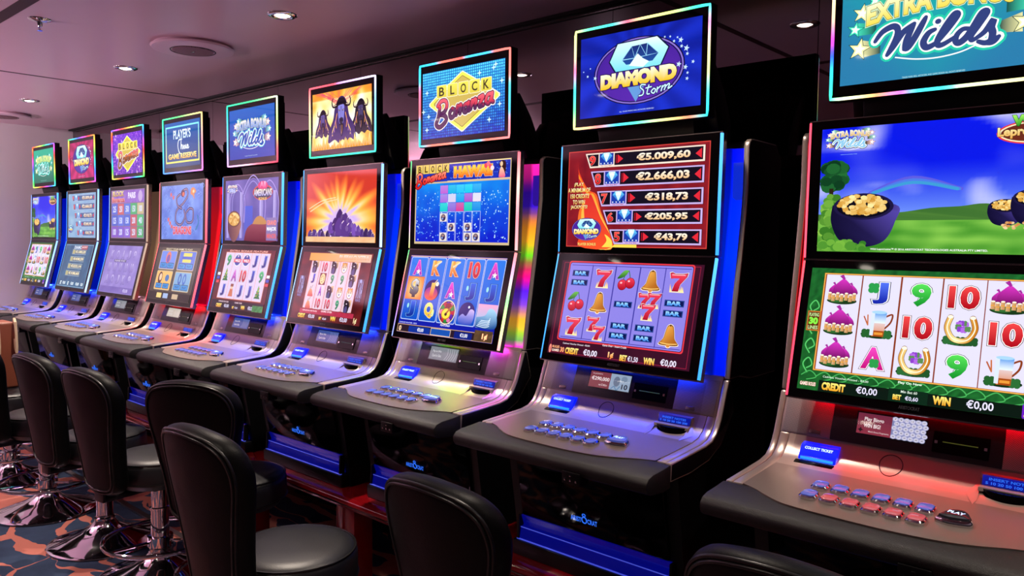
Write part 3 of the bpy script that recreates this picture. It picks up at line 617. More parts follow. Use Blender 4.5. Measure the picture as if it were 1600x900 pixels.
def l_block():
    a = Art(); a.grid(-257, -153, 250, 150, 20, 12, lambda x, y: mix('0a18a0', '1830d0', (y+150)/300)); a.line([(-256, 147), (249, 147)], 3, 'f0c080', curve=False)
    tb = [['A', '$', 'J'], ['K', 'D', 'Q'], ['K', 'A', 'W'], ['10', 'J', 'P2'], ['A', 'J', 'P']]; xs = (-202, -101, 0, 101, 201)
    for x in xs:
        a.rr(x-49, -103, x+49, 144, 7, 'b8c8f0'); a.rr(x-46, -100, x+46, 141, 6, lambda px, py: mix('0a50c8', '2078e8', (py+100)/240)); a.z -= 2*a.STEP
    a.z += 2*a.STEP; z0 = a.z
    def cell(s):
        if s == 'A': glyph(a, 'A', 50, 58, 'f048d0', 'a820b0', out='e8b8f0', dark='3a1060', bold=.07); a.star(4, -16, 13, 'fff4e8')
        elif s == 'K': guitarK(a)
        elif s == '10': glyph(a, '10', 56, 60, 'f83838', 'b81030', out='f8c8b8', dark='500818', bold=.07)
        elif s == 'J': glyph(a, 'J', 44, 62, '2060e0', '0a2890', out='60a0f0', dark='0a1858', bold=.07); a.ell(-18, 12, 6, 10, '98e0e0', 8)
        elif s == 'Q': glyph(a, 'Q', 46, 58, 'fff090', 'f0b020', out='fff8d0', dark='806010', bold=.07); a.ell(26, -8, 6, 14, 'e8f0a0', 10)
        elif s == '$': a.rect(-47, -45, 47, 45, 'd87020'); a.grid(-44, -42, 44, 42, 8, 8, lambda x, y: mix('fff0a0', 'e87828', math.hypot(x, y)/58)); glyph(a, '$', 46, 70, 'e8e8f0', '202028', out='202028', dark='f0d080', bold=.06)
        elif s == 'D': a.ell(0, -4, 42, 40, '20106a'); a.ell(-4, -18, 36, 26, lambda x, y: mix('f86020', '7a20b0', (y+40)/50)); a.poly([(-12, -34), (8, -34), (14, 24), (-8, 24)], lambda x, y: mix('f03020', 'ffd060', (y+34)/60)); a.ell(22, 20, 9, 9, 'f8e8d8', 10); a.line([(8, 24), (20, 36)], 3, 'ffe0b0', curve=False)
        elif s == 'W': wreath(a)
        elif s == 'P': photo(a, 'f0a8d0', '78c8f0', 47, 42)
        elif s == 'P2': a.ell(0, 6, 40, 38, '101870'); a.poly(smooth_path([(-40, -16), (-20, 0), (0, -6), (16, 18), (38, 10), (30, -36), (-30, -36), (-40, -16)]), lambda x, y: mix('3050c0', 'd0b8f0', (y+36)/50)); a.ell(8, 26, 5, 5, 'e0e8ff', 8)
    for i, x in enumerate(xs):
        for j, y in enumerate((102, 22, -60)): a.z = z0; a.at(x, y); cell(tb[i][j]); a.at()
    a.z = z0+30*a.STEP
    a.text('CASHLESS VOUCHER - €0,00', -250, -118, -150, -112, 'd0d8ff', bold=.01); a.text('FEATURED', -20, -113, 30, -106, 'f0f0ff', bold=.02)
    a.rect(-256, -152, 249, -122, '281828'); a.frame(-256, -152, 249, -121, 2, 'e0b080'); a.rr(-190, -150, -70, -126, 3, '0a3098'); a.rr(-66, -150, 40, -124, 3, '1450b0'); a.frame(-66, -150, 40, -124, 2, 'f0d0b0'); a.rr(60, -151, 150, -126, 3, '0a2080')
    a.text('0', -246, -148, -232, -128, 'ffd8b0', bold=.04); a.text('€0,00', -140, -146, -105, -130, 'f8f8ff', bold=.02); a.text('€3,00', 90, -146, 128, -130, 'f8f8ff', bold=.02)
    a.grid(160, -151, 248, -112, 8, 4, lambda x, y: mix('3a2a20', '7a5a38', nz(x, y, .08))); a.text('1¢', 198, -146, 224, -122, 'ffe0a0', bold=.04, out='c02030', ow=.04); return a
def u_buffalo():
    a = Art(); a.grid(-250, -152, 250, 152, 110, 66, lambda x, y: ramp([(0, 'f0d8ff'), (.26, 'd0b0f8'), (.4, 'f8dca0'), (.58, 'ffb848'), (.8, 'f07030'), (1, 'd03828')], math.hypot((x-10)*.58, (y+70)*(1.0 if y > -70 else .4))/165*.85+(nz(math.atan2(y+60, x)*5.5, .0, 1, 3)-.5)*.62*min(1, math.hypot(x, y+60)/90)))
    a.line([(-220, -16), (-120, 20), (-20, 34)], 5, 'f8d0a0'); a.line([(-230, -4), (-130, 30), (-30, 42)], 3, 'ffe0b8')
    def blob(x, y, k, c):
        a.at(x, y, k); a.poly(smooth_path([(-16, -20), (-20, 4), (-10, 22), (2, 30), (14, 18), (22, 8), (18, -20), (-16, -20)], 3), c); a.ell(12, 4, 8, 9, mix(c, 'ffffff', .18), 8); a.line([(14, 14), (22, 20)], 3, 'f0d8e8', curve=False); a.at(); a.z -= 2*a.STEP
    r = random.Random(2)
    for i in range(46):
        x = r.uniform(-230, 236); blob(x, -118+r.uniform(-14, 6)+max(0, 14-abs(x)/9), .62+r.random()*.3, mix('5a3a90', '281440', r.random()))
    for x, y, k in ((-60, -92, 1), (-30, -78, 1.1), (4, -50, 1.4), (44, -64, 1.3), (78, -84, 1.1), (0, -90, 1.5), (40, -98, 1.4), (110, -100, 1.0), (134, -104, .9)): blob(x, y, k, mix('7a50b8', '3a1c60', r.random()))
    a.z += 3*a.STEP; a.grid(-250, -152, 250, -128, 20, 3, lambda x, y: mix('e8a878', 'f8d0a0', nz(x, y, .06))); return a
def l_buffalo():
    a = Art(); a.grid(-257, -153, 250, 150, 40, 24, lambda x, y: mix('300810', '902820', nz(x, y*1.5, .02, 9)*.9)); a.grid(-200, 112, 240, 146, 20, 4, lambda x, y: mix('e8a048', 'f0b8a0', (x+200)/440)); a.text('BUFFALO XTRA', 20, 122, 226, 140, 'f8e8e0', 'e09868', bold=.05)
    a.rect(-178, -104, 178, 112, 'c06038')
    xs = (-141, -70, 1, 71, 142); ys = (84, 31, -23, -77)
    tb = [['B', 'J', 'C', 'C'], ['10', 'M', 'A', '10'], ['B', '9', 'B', '10'], ['T', '9', 'T', '9'], ['B', 'B', 'T', 'B']]
    def cell(a, s):
        {'B': beast, 'M': medal, 'C': coyote, 'T': cat}.get(s, lambda a: None)(a)
        if s in ('10', 'J', '9', 'A'):
            a.rect(-30, -34, 30, 34, 'e8ccdc'); c = {'10': ('e83058', 'a01030'), 'J': ('2848d8', '101878'), '9': ('38a878', '0a6a48'), 'A': ('b850d8', '7a28a8')}[s]; glyph(a, s, 46 if s == '10' else 30, 54, *c, out='f8e8f0', dark='3a2038', bold=.06)
    reels(a, tb, cell, top=110, bot=-102, back=('e8d0e0', 'e0c0d4'), ys=ys, xs=xs, k=.78)
    for sx in (-222, 206): a.text('XTRA', sx-18, -40, sx+20, 40, 'a8a8e0', bold=.02); a.text('WAYS', sx-16, -54, sx+18, -42, '8888c8', bold=.02)
    a.grid(-190, -126, 200, -106, 20, 2, lambda x, y: mix('a02038', 'c83858', nz(x, y, .05))); a.text('CASHLESS VOUCHER PRINTED', -170, -116, -60, -110, 'f8d8e0', bold=.02); a.text('GAME OVER', -30, -114, 50, -106, 'f8d8e0', bold=.03)
    a.text('1¢', 206, -150, 226, -122, 'ffe8b0', bold=.04); credit_bar(a, -138, win='€0,00', bet='€0,60'); return a
def u_american():
    a = Art(); a.grid(-250, -152, 250, 152, 40, 24, lambda x, y: mix('8070c0', '4a4898', nz(x, y, .015, 8))); a.poly([(-60, -152), (-60, 20), (20, 20), (20, -152)], lambda x, y: mix('5a60b8', '3a58d0', (y+150)/170))
    for x, r in ((-130, 70), (20, 110), (170, 80)):
        for k in range(3): a.line([(x-r+k*12, -60), (x-r+k*12, 60), (x, 60+r-k*14), (x+r-k*12, 60), (x+r-k*12, -60)], 6, ('a090d8', '6a60b0', '9088d0')[k])
    for x in (-220, -90, 100, 220): a.rect(x-12, -140, x+12, 90, '9a90d0'); a.rect(x-12, -140, x-4, 90, 'b8b0e8'); a.z -= 2*a.STEP
    a.z += 2*a.STEP
    a.poly(smooth_path([(-60, -152), (-30, -90), (60, -60), (180, -64), (240, -152), (-60, -152)], 4), lambda x, y: mix('6a2038', '984858', (y+150)/90))
    a.poly(smooth_path([(20, -70), (50, -40), (90, -30), (130, -44), (150, -70), (20, -70)], 4), 'c08850')
    a.at(-160, -60, 1.15); a.poly(smooth_path([(-54, 10), (-50, -40), (-16, -82), (16, -82), (50, -40), (54, 10), (-54, 10)]), lambda x, y: mix('583048', 'a87060', (x+50)/110)); a.ell(0, 14, 56, 36, '6a4038'); a.ell(0, 14, 48, 30, 'd8a050'); z = a.z
    for i in range(40): an, r = rnd.random()*6.28, math.sqrt(rnd.random()); a.z = z+(i % 3)*a.STEP; a.ell(40*r*math.cos(an), 16+24*r*math.sin(an), 8, 6, mix('c08030', 'ffe0a0', rnd.random()), 8)
    a.z = z+4*a.STEP; a.at(-180, 108, .26); wilds_logo(a, ('fff0f0', 'd8a0a8'), '6050a0', '8898e0', ('ffd8d0', 'c0e0f0'), '3a2a58')
    a.at(); a.ell(112, 84, 92, 38, 'c84838'); a.ell(112, 82, 84, 32, '2a3058'); a.ell(112, 116, 46, 22, 'd83a78'); a.text('All', 84, 106, 140, 136, 'ffb8d8', 'e04888', bold=.05); a.text('AMERICANS', 30, 66, 196, 100, 'fff0d8', 'a8a8e0', bold=.04, out='2a2050', ow=.03); a.text('BONUS', 76, 46, 150, 60, 'f0c060', bold=.03)
    a.rect(150, -150, 244, -40, '8878b0'); a.text('GRAND', 156, -76, 240, -52, 'f88878', bold=.04); a.text('MAJOR', 156, -108, 240, -84, 'f0f0ff', bold=.04); a.text('MINOR', 156, -140, 240, -116, 'e06868', bold=.04); return a
def l_american():
    a = Art(); a.grid(-257, -153, 250, 150, 20, 12, lambda x, y: mix('401018', '782028', nz(x, y, .03))); a.text('EXTRA BONUS FEATURE', -180, 138, 180, 147, 'f0b0a0', bold=.03)
    a.rect(-212, -104, 212, 136, 'e09070')
    tb = [['9', 'T', 'J'], ['V', 'A', 'K'], ['V', '10', 'J'], ['J', 'J', 'J'], ['J', '9', 'T']]; xs = (-168, -84, 0, 84, 168)
    def cell(a, s):
        if s == 'J': glyph(a, 'J', 34, 58, '3050c8', '101870', out='c8c8f0', bold=.08)
        elif s == '9': glyph(a, '9', 38, 58, '40b878', '0a7040', out='d8f0e0', dark='0a4028', bold=.08)
        elif s == '10': glyph(a, '10', 56, 58, 'e04858', 'a01028', out='f8d8d8', dark='500818', bold=.07)
        elif s == 'A': glyph(a, 'A', 48, 56, 'd868d8', '8a3098', out='f0d8f0', dark='48104a', bold=.07)
        elif s == 'V': a.ell(0, 4, 34, 32, 'e8e8f8'); a.ell(0, 4, 30, 28, '3a48a0'); a.rect(-34, -8, 34, 10, 'd83048'); a.text('WILD', -26, -6, 26, 8, 'f8f0f8', bold=.04); a.star(0, 24, 9, 'f0d8e0')
        elif s == 'T':
            for k in range(4): a.poly([(-28+k*6, -28+k*15), (28-k*6, -28+k*15), (0, 2+k*12)], mix('1a6a38', '68b058', k/3)); a.ell(-8+k*5, -14+k*12, 4, 4, ('f0d050', 'e05050')[k % 2], 6)
        elif s == 'K': a.poly([(-22, -30), (22, -30), (12, 10), (-12, 10)], 'c87050'); a.ell(0, 18, 12, 12, 'e8c0a0'); a.rect(-14, 20, 14, 34, '8a4838')
    reels(a, tb, cell, top=133, bot=-101, back=('e8dcf4', 'd8c8ec'), xs=xs, ys=(92, 16, -60), sep='c07068')
    for sx in (-236, 232): a.rect(sx-14, -6, sx+14, 8, '3048b8'); a.rect(sx-14, 14, sx+14, 28, 'e8e8f8'); a.rect(sx-14, -26, sx+14, -12, 'd84048'); a.z -= 3*a.STEP
    a.z += 3*a.STEP
    a.rect(-250, -152, 246, -112, '201828'); a.text('CASHLESS VOUCHER', -180, -122, -80, -115, 'f0d8e0', bold=.02); a.text('GAME OVER', -20, -122, 50, -115, 'f0d8e0', bold=.02); credit_bar(a, -140); a.grid(150, -152, 246, -122, 10, 3, lambda x, y: mix('205a28', '58a868', nz(x, y, .06))); return a
def u_dragon():
    a = Art(); a.grid(-250, -152, 250, 152, 30, 20, lambda x, y: mix('4868c8', '88a8f0', nz(x, y, .02, 5))); z = a.z
    r = random.Random(11)
    for i in range(60):
        x, y = r.uniform(-240, 240), r.uniform(-140, 140); a.z = z; q = r.uniform(14, 26); a.line([(x-q, y), (x, y+q*.7), (x+q, y), (x, y-q*.5)], 1.6, ('98b8f8', '3858b8')[i % 2])
    a.z = z+a.STEP
    for pts in ([(10, 118), (60, 126), (70, 90), (20, 50), (-60, 10), (-70, -50), (-10, -70), (40, -30), (30, 10)], [(96, 20), (136, 10), (130, -50), (70, -56), (50, -10), (96, 20)], [(-20, 100), (-60, 80), (-50, 40), (0, 20)]): coil(a, pts, '28204a', 'a080a8', 15)
    a.ell(14, 104, 24, 20, '5a2848'); a.ell(20, 100, 14, 12, 'd86850'); a.poly(smooth_path([(110, 128), (140, 134), (170, 112), (150, 96), (150, 70), (130, 90), (104, 100), (110, 128)], 4), 'd88858'); a.ell(140, 112, 12, 9, 'f8d0a0', 10)
    for x, y in ((-140, -60), (-120, -80), (-160, -40), (-130, 100), (-100, 84)): a.star(x, y, 18, 'e06858', n=6)
    a.line([(190, -20), (200, -60), (170, -96)], 9, '2878a8'); a.text('DRAGONS', -100, -124, 120, -78, 'e86868', 'd03858', bold=.05, out='f0c8d0', ow=.03); return a
def l_dragon():
    a = Art(); a.grid(-257, -153, 250, 150, 16, 10, lambda x, y: mix('2a2830', '60503a', nz(x, y, .02)))
    for i, (x0, y0) in enumerate(((-210, 20), (18, 20), (-210, -98), (18, -98))):
        a.rr(x0, y0, x0+196, y0+112, 8, 'c8b088'); a.rr(x0+5, y0+5, x0+191, y0+107, 6, ('6888e0', '5070d0', 'f0b868', '78a8d0')[i]); cx, cy = x0+98, y0+70
        if i == 0: a.ell(cx, cy, 30, 34, 'e87858'); a.ell(cx, cy-6, 20, 24, '7850a0')
        elif i == 1: a.rect(cx-50, cy-24, cx+50, cy+30, 'd8d060'); a.rect(cx-60, cy-6, cx+60, cy+10, '3a58c0')
        elif i == 2: a.ell(cx-44, cy, 26, 34, '583028'); a.ell(cx-40, cy+4, 16, 20, 'f0c8a8'); a.ell(cx+42, cy, 24, 20, '3a70b0')
        else: a.ell(cx-30, cy, 20, 32, '2858b0'); a.ell(cx+24, cy, 20, 32, '3868c0'); a.ell(cx-30, cy, 9, 18, '78a8d0'); a.ell(cx+24, cy, 9, 18, '78a8d0')
        for k in (0, 1): a.rr(x0+16+k*86, y0+9, x0+94+k*86, y0+40, 4, '10304a'); a.rr(x0+19+k*86, y0+12, x0+91+k*86, y0+37, 4, '3890d8'); a.text('PLAY', x0+32+k*86, y0+18, x0+78+k*86, y0+31, '104a88', bold=.03)
    a.rect(-250, -150, 246, -108, '201a18'); a.text('SELECT YOUR GAME TO PLAY', -160, 134, 160, 144, 'e8d8b8', bold=.02)
    for x, w, c in ((-150, 60, 'f0d080'), (-70, 60, 'a0b8e0'), (40, 70, 'c8b090')): a.rr(x, -142, x+w, -114, 3, c)
    return a
def u_table():
    a = Art(); a.rect(-250, -152, 250, 152, '8a7090'); a.grid(-246, 70, 246, 148, 20, 4, lambda x, y: mix('7a48b0', 'a888d8', nz(x, y, .03)))
    a.text('BLOCK', -230, 112, -50, 146, 'f0e0b0', 'c09858', bold=.05, out='604028', ow=.03); a.text('Bonanza', -236, 74, -40, 108, 'f09080', 'b04858', bold=.05, out='f0d0c0', ow=.03); a.text('PARIS', 10, 96, 120, 134, 'e8e0f8', bold=.04); a.ell(190, 108, 30, 34, 'c0a8d8')
    cols = [['4858c8', '3a50c0', '7040b8'], ['c05058', '4860d0', '6a48c0'], ['4868d0', '3a58c8', '7850c8'], ['38a060', 'b84858', 'b05060'], ['b8a878', '40a868', '389858']]; nums = [['25', '125', '100'], ['250', '150', '200'], ['50', '150', '125'], ['150', '200', '250'], ['100', '40', '50']]
    for i in range(5):
        for j in range(3): x, y = -240+i*97, -2-j*72; a.rr(x, y, x+92, y+68, 5, mix(cols[i][j], 'ffffff', .12)); a.text(nums[i][j], x+22, y+14, x+70, y+54, 'd8dcf8', bold=.03); a.z -= 2*a.STEP
    return a
def l_table():
    a = Art(); a.grid(-257, -153, 250, 150, 24, 14, lambda x, y: mix('7868b8', 'a898d8', nz(x, y, .018, 3)))
    for i in range(5):
        for j, s in enumerate(('KQAJ9'[i], '10', 'AQJK9'[i])):
            x, y = -170+i*84, 92-j*78; a.text(s, x-22, y-28, x+22, y+28, 'c0b4e4', '8878c0', bold=.06, out='6a5aa8', ow=.03); a.z -= 2*a.STEP
    a.z += 2*a.STEP; a.rect(-120, 46, 60, 60, '504870'); a.text('PLEASE WAIT', -110, 48, 50, 58, 'e0d8f8', bold=.02); a.grid(-250, -150, 246, -112, 12, 3, lambda x, y: mix('6858a8', '8878c0', nz(x, y, .03))); a.text('€0,00', 110, -144, 180, -120, 'd0c8f0', bold=.02); return a
def l_jack():
    a = Art(); a.grid(-257, -153, 250, 150, 24, 14, lambda x, y: mix('2a4868', '4878a0', nz(x, y, .02, 3))); a.frame(-250, -148, 244, 145, 3, '90b8d0')
    for j, t in enumerate(('€1.005,20', '€438,59', '€223,14', '€108,60')):
        y = 76-j*50; x = -110-j*12; a.rect(x, y, 140-j*8, y+38, '90a8b8' if j else '88a0c0'); a.rect(x+4, y+4, 136-j*8, y+34, '6a7888'); a.text(t, x+60, y+8, 128-j*8, y+30, 'f8e8b8', bold=.03); a.rect(x+6, y+5, x+50, y+33, 'b8b080'); a.z -= 3*a.STEP
    a.z += 4*a.STEP; a.text('DIAMOND', -90, 116, 110, 138, 'd8e0f0', bold=.04); a.rect(40, 112, 150, 142, 'a04858'); a.text('JACKPOT', 48, 118, 142, 136, 'f8d8d8', bold=.03)
    for x, w in ((-200, 30), (-150, 50), (-60, 24), (0, 50), (90, 60), (180, 40)): a.text('€0,00' if w > 30 else 'BET', x, -138, x+w, -114, 'e8f4f8', bold=.03)
    return a
# ------------------------------------------------------------------ slot machine
ZB = .485                    # bench top
D = H-ZB                     # eye-relative height -> height above the bench
def R(pts): return [(y, z+D) for y, z in pts]
FACE = [(.082, .262), (.08, .14), (.055, -.043), (.025, -.22), (0, -.38)]
LOWER0, LOWER1 = (-.015, -.38), (-.058, -.488)
FIL = [(-.058, -.488), (-.068, -.505), (-.082, -.524), (-.105, -.539), (-.14, -.5475)]
def zdeck(y): return -.5475-.055*(-.14-y)
def lowy(z): return LOWER0[0]+(z-LOWER0[1])/(LOWER1[1]-LOWER0[1])*(LOWER1[0]-LOWER0[0])
_cache = {}
def shared(key, fn):
    if key not in _cache: _cache[key] = fn()
    return _cache[key]
def panel_matrix(y0, z0, y1, z1, off=.0005):
    V = Vector((0, y1-y0, z1-z0)).normalized(); N = Vector((1, 0, 0)).cross(V)   # N points to the player
    c = Vector((0, (y0+y1)/2, (z0+z1)/2+D))+N*off
    return Matrix(((1, V.x*0, N.x, c.x), (0, V.y, N.y, c.y), (0, V.z, N.z, c.z), (0, 0, 0, 1)))
MU = panel_matrix(-.0164, -.045, -.0055, .3005); ML = panel_matrix(-.1034, -.3838, -.0164, -.045); MT = panel_matrix(0, .348, 0, .662)

def m_cabinet():
    b = MB()
    b.prism(R([(.105, .275), (.10, .14), (.075, -.043), (.045, -.22), (.02, -.38), (-.03, -.48), (-.05, -.60), (-.215, -.60), (-.235, -.62), (-.18, -.95), (-.18, -.995), (.30, -.995), (.30, .24), (.25, .285), (.11, .285)]), -.30, .30)
    return b.mesh('cabinet', BLACK, smooth=30)
SIDE = [(.29, .24), (.25, .287), (.10, .2885), (.083, .287), (.071, .279), (.066, .265), (.065, .14), (.055, .06), (.04, -.043), (.01, -.22), (-.015, -.38), (-.05, -.475), (-.060, -.491), (-.070, -.508), (-.084, -.526), (-.107, -.5405), (-.14, -.5475), (-.22, -.5525), (-.322, -.558), (-.325, -.606), (-.22, -.605), (-.12, -.592), (-.05, -.56), (0, -.50), (.04, -.42), (.12, -.40), (.29, -.40)]
def m_side():
    b = MB(); up = [p for p in SIDE if p[1] > -.385 and p[0] < .28]
    b.prism(R([(.29, .24)]+up+[(LOWER0[0], -.386), (.05, -.386), (.12, -.40), (.29, -.40)]), .313, .33, mi=0, cap=1)
    lo = [(y, z) for y, z in SIDE if z < -.43]
    b.prism(R([(-.005, -.388), (-.019, -.388)]+[(-.0555, -.482)]+[p for p in SIDE if p[1] <= -.49]+[(.02, -.48)]), .313, .33, mi=0, cap=2)  # arm sides are silver in shade; the shade is put in as darker metal
    b.prism(R([(-.0575, -.4865)]+[p for p in SIDE if p[1] <= -.49 and p[0] < .01]+[(-.01, -.495)]), .2868, .3125, mi=0)
    me = b.mesh('side_panel', [SILVER, FLANK, DARKMETAL], bevel=.004, seg=2, smooth=40)
    return me
def m_mirror(fn):
    me = fn(); 
    for v in me.vertices: v.co.x = -v.co.x
    me.flip_normals(); return me
def m_panel(cols, sgn):
    """the backlit panel beside the screens; cols: list of (height 0-1, colour)"""
    b = MB(); n = 26; zs = [.262-(.642*i/n) for i in range(n+1)]
    def fy(z):
        for (y0, z0), (y1, z1) in zip(FACE, FACE[1:]):
            if z >= z1: return y0+(z-z0)/(z1-z0)*(y1-y0)
        return FACE[-1][0]
    xs = [(.14, -.012), (.276, -.012), (.280, .0), (.3125, .003)]
    vs, cs = [], []
    for i, z in enumerate(zs):
        c = ramp(cols, i/n)
        for x, dy in xs:
            vs.append((sgn*x, fy(z)-.004+dy, z+D)); cs.append(mix(c, (0, 0, 0), .42) if x < .278 else mix(c, '000000', .0))
    k = len(xs); fs = [(i*k+j, i*k+j+1, (i+1)*k+j+1, (i+1)*k+j) for i in range(n) for j in range(k-1)]
    if sgn > 0: fs = [f[::-1] for f in fs]
    fs2 = [tuple(reversed(f)) for f in fs]
    b.add(vs, fs2, 0, cs)
    me = b.mesh('light_panel', GLOW, smooth=50); return me
def m_slab(P0, P1, hw, th):
    b = MB(); (y0, z0), (y1, z1) = P0, P1
    V = Vector((0, y1-y0, z1-z0)).normalized(); N = Vector((1, 0, 0)).cross(V)
    q = lambda p, d: (p[0]-N.y*d, p[1]-N.z*d)
    b.prism(R([P0, P1, q(P1, th), q(P0, th)]), -hw, hw)
    return b
def m_screen(P0, P1):
    b = m_slab(P0, P1, .2775, .026)
    (y0, z0), (y1, z1) = P0, P1
    V = Vector((0, y1-y0, z1-z0)).normalized(); N = Vector((1, 0, 0)).cross(V)
    back = MB(); f = lambda p, d: (p[0]-N.y*d, p[1]-N.z*d)
    a, c = (y0+V.y*.03, z0+V.z*.03), (y1-V.y*.03, z1-V.z*.03)
    b.prism(R([f(a, .026), f(c, .026), f(c, .06), f(a, .06)]), -.20, .20, mi=1)
    for s in (-1, 1): b.prism(R([f(P0, .003), f(P1, .003), f(P1, .028), f(P0, .028)]), s*.2775, s*.2835, mi=2)
    e = (y1+V.y*.003, z1+V.z*.003); b.prism(R([f(P1, .003), f(e, .003), f(e, .028), f(P1, .028)]), -.2835, .2835, mi=2)
    e = (y0-V.y*.003, z0-V.z*.003); b.prism(R([f(e, .003), f(P0, .003), f(P0, .028), f(e, .028)]), -.2835, .2835, mi=2)
    return b.mesh('screen', [BEZEL, BLACK, SILVER_EDGE], smooth=30)
def m_edge(P0, P1, sgn, cols):
    b = MB(); (y0, z0), (y1, z1) = P0, P1; V = Vector((0, y1-y0, z1-z0)).normalized(); N = Vector((1, 0, 0)).cross(V)
    n = 14; vs, cs = [], []
    for i in range(n+1):
        t = .006+(1-.012)*i/n; y, z = y0+(y1-y0)*t, z0+(z1-z0)*t; c = ramp(cols, 1-t)
        for x, d in ((.2770, -.001), (.2785, .0012), (.2815, .0012), (.2838, -.002), (.2838, -.008)): vs.append((sgn*x, y+N.y*d, z+N.z*d+D)); cs.append(c)
    fs = [(i*5+j, i*5+j+1, (i+1)*5+j+1, (i+1)*5+j) for i in range(n) for j in range(4)]
    if sgn < 0: fs = [f[::-1] for f in fs]
    return b.add(vs, fs, 0, cs).mesh('edge_light', LED, smooth=50)
def m_topper():
    b = MB(); b.box(-.2395, 0, .347+D, .2395, .034, .663+D); b.box(-.20, .034, .37+D, .20, .062, .64+D)
    return b.mesh('topper', [BLACK], bevel=.003)
def m_topglass():
    return MB().box(-.231, -.001, .355+D, .231, .002, .655+D).mesh('topper_glass', BEZEL)
def m_border(stops):
    """light tube round the sign; stops = colours round the edge from the top left corner, clockwise, t 0-4"""
    b = MB(); x, z0, z1, r = .2345, .352+D, .658+D, .012; pts, ts = [], []
    cor = [((-x, z1), 0), ((x, z1), 1), ((x, z0), 2), ((-x, z0), 3)]; n = 26
    for (p, t), (q, _) in zip(cor, cor[1:]+cor[:1]):
        for i in range(n):
            k = i/n; f = .004+.992*k
            pts.append((p[0]+(q[0]-p[0])*f, -.003, p[1]+(q[1]-p[1])*f)); ts.append(t+k)
    return b.tube(pts, .0038, 6, True, 0, [ramp(stops, t) for t in ts]).mesh('light_border', LED, smooth=60)
def m_bracket():
    b = MB()
    b.prism(R([(.040, .52), (.062, .54), (.10, .47), (.15, .39), (.175, .33), (.18, .28), (.05, .28), (.035, .34)]), -.17, .17)
    for s in (-1, 1): b.prism(R([(.045, .50), (.075, .52), (.14, .44), (.185, .36), (.19, .28), (.12, .28), (.10, .34)]), s*.17, s*.215)
    return b.mesh('topper_bracket', [BLACK], bevel=.006)
def m_lower():
    b = MB(); q = lambda dy: R([(LOWER0[0]-dy, LOWER0[1]), (LOWER1[0]-dy, LOWER1[1]), (LOWER1[0]+.02, LOWER1[1]), (LOWER0[0]+.02, LOWER0[1])])
    b.prism(q(0), -.3125, .3125); return b.mesh('front_panel', [SILVER], bevel=.0015)
def on_low(x0, z0, x1, z1, d0, d1):
    """a slab on the lower face between two heights"""
    b = MB(); b.prism(R([(lowy(z0)-d1, z0), (lowy(z1)-d1, z1), (lowy(z1)-d0, z1), (lowy(z0)-d0, z0)]), x0, x1); return b
def m_console():
    b = MB(); top = [(y, z) for y, z in FIL]
    b.prism(R(top+[(-.3, zdeck(-.3)), (-.3, -.60), (-.15, -.60), (-.08, -.58), (-.04, -.53)]), -.2865, .2865)
    edge = [(-.2865, -.323), (-.25, -.338), (-.22, -.358), (-.167, -.383), (-.088, -.391), (.039, -.393), (.13, -.384), (.19, -.366), (.24, -.342), (.2865, -.326)]
    e = smooth_path(edge, 4); vs = [(x, y, zdeck(y)+D+.0005) for x, y in e]+[(x, y, zdeck(y)+D-.007) for x, y in e]
    n = len(e); base = [(.2865, -.139), (-.2865, -.139)]
    vs += [(x, y, zdeck(y)+D+.0005) for x, y in base]+[(x, y, zdeck(y)+D-.007) for x, y in base]
    fs = [tuple(range(n))+(2*n, 2*n+1)] + [(i, n+i, n+i+1, i+1) for i in range(n-1)]
    b.add(vs, fs, 1); return b.mesh('console_deck', [SILVER, DECK], smooth=25)
def m_armrest():
    b = MB(); y0 = -.29
    prof = [(y0, zdeck(y0)-.003), (-.36, zdeck(-.36)-.003), (-.41, zdeck(-.41)-.004), (-.43, -.572), (-.441, -.583), (-.442, -.597), (-.434, -.610), (-.415, -.617), (-.36, -.622), (-.30, -.618), (-.24, -.600), (y0, -.59)]
    b.prism(R(prof), -.333, .333); 
    # keep the arms of the side panels clear: the pad's shoulders start in front of them
    for i, (x, y, z) in enumerate(b.v):
        if abs(x) > .3 and y > -.33: b.v[i] = (x, -.327, z)
    return b.mesh('armrest', [PAD], bevel=.004, seg=2, smooth=40)
def m_usb():
    b = MB(); b.box(.080, -.445, -.632+D, .138, -.405, -.600+D)
    for x in (.09, .108, .126): b.box(x-.004, -.4462, -.625+D, x+.004, -.444, -.618+D, 1)
    b.box(.104, -.4465, -.612+D, .112, -.444, -.608+D, 1); return b.mesh('usb_port', [BLACK, CHROME], bevel=.003)
def m_ring():
    b = MB(); c = Vector((-.039, -.0765, -.5165+D)); V = Vector((0, .5, .62)).normalized()
    P = []
    for i in range(36):
        a = 2*PI*i/36; z = -.5165+.026*math.sin(a)*.78
        for (y0, z0), (y1, z1) in zip(FIL, FIL[1:]):
            if z0 >= z >= z1: y = y0+(z-z0)/(z1-z0)*(y1-y0); break
        else: y = lowy(z)
        P.append((-.039+.025*math.cos(a), y-.0005, z+D))
    return b.tube(P, .0011, 5, True).mesh('ring_emblem', [DARKMETAL])
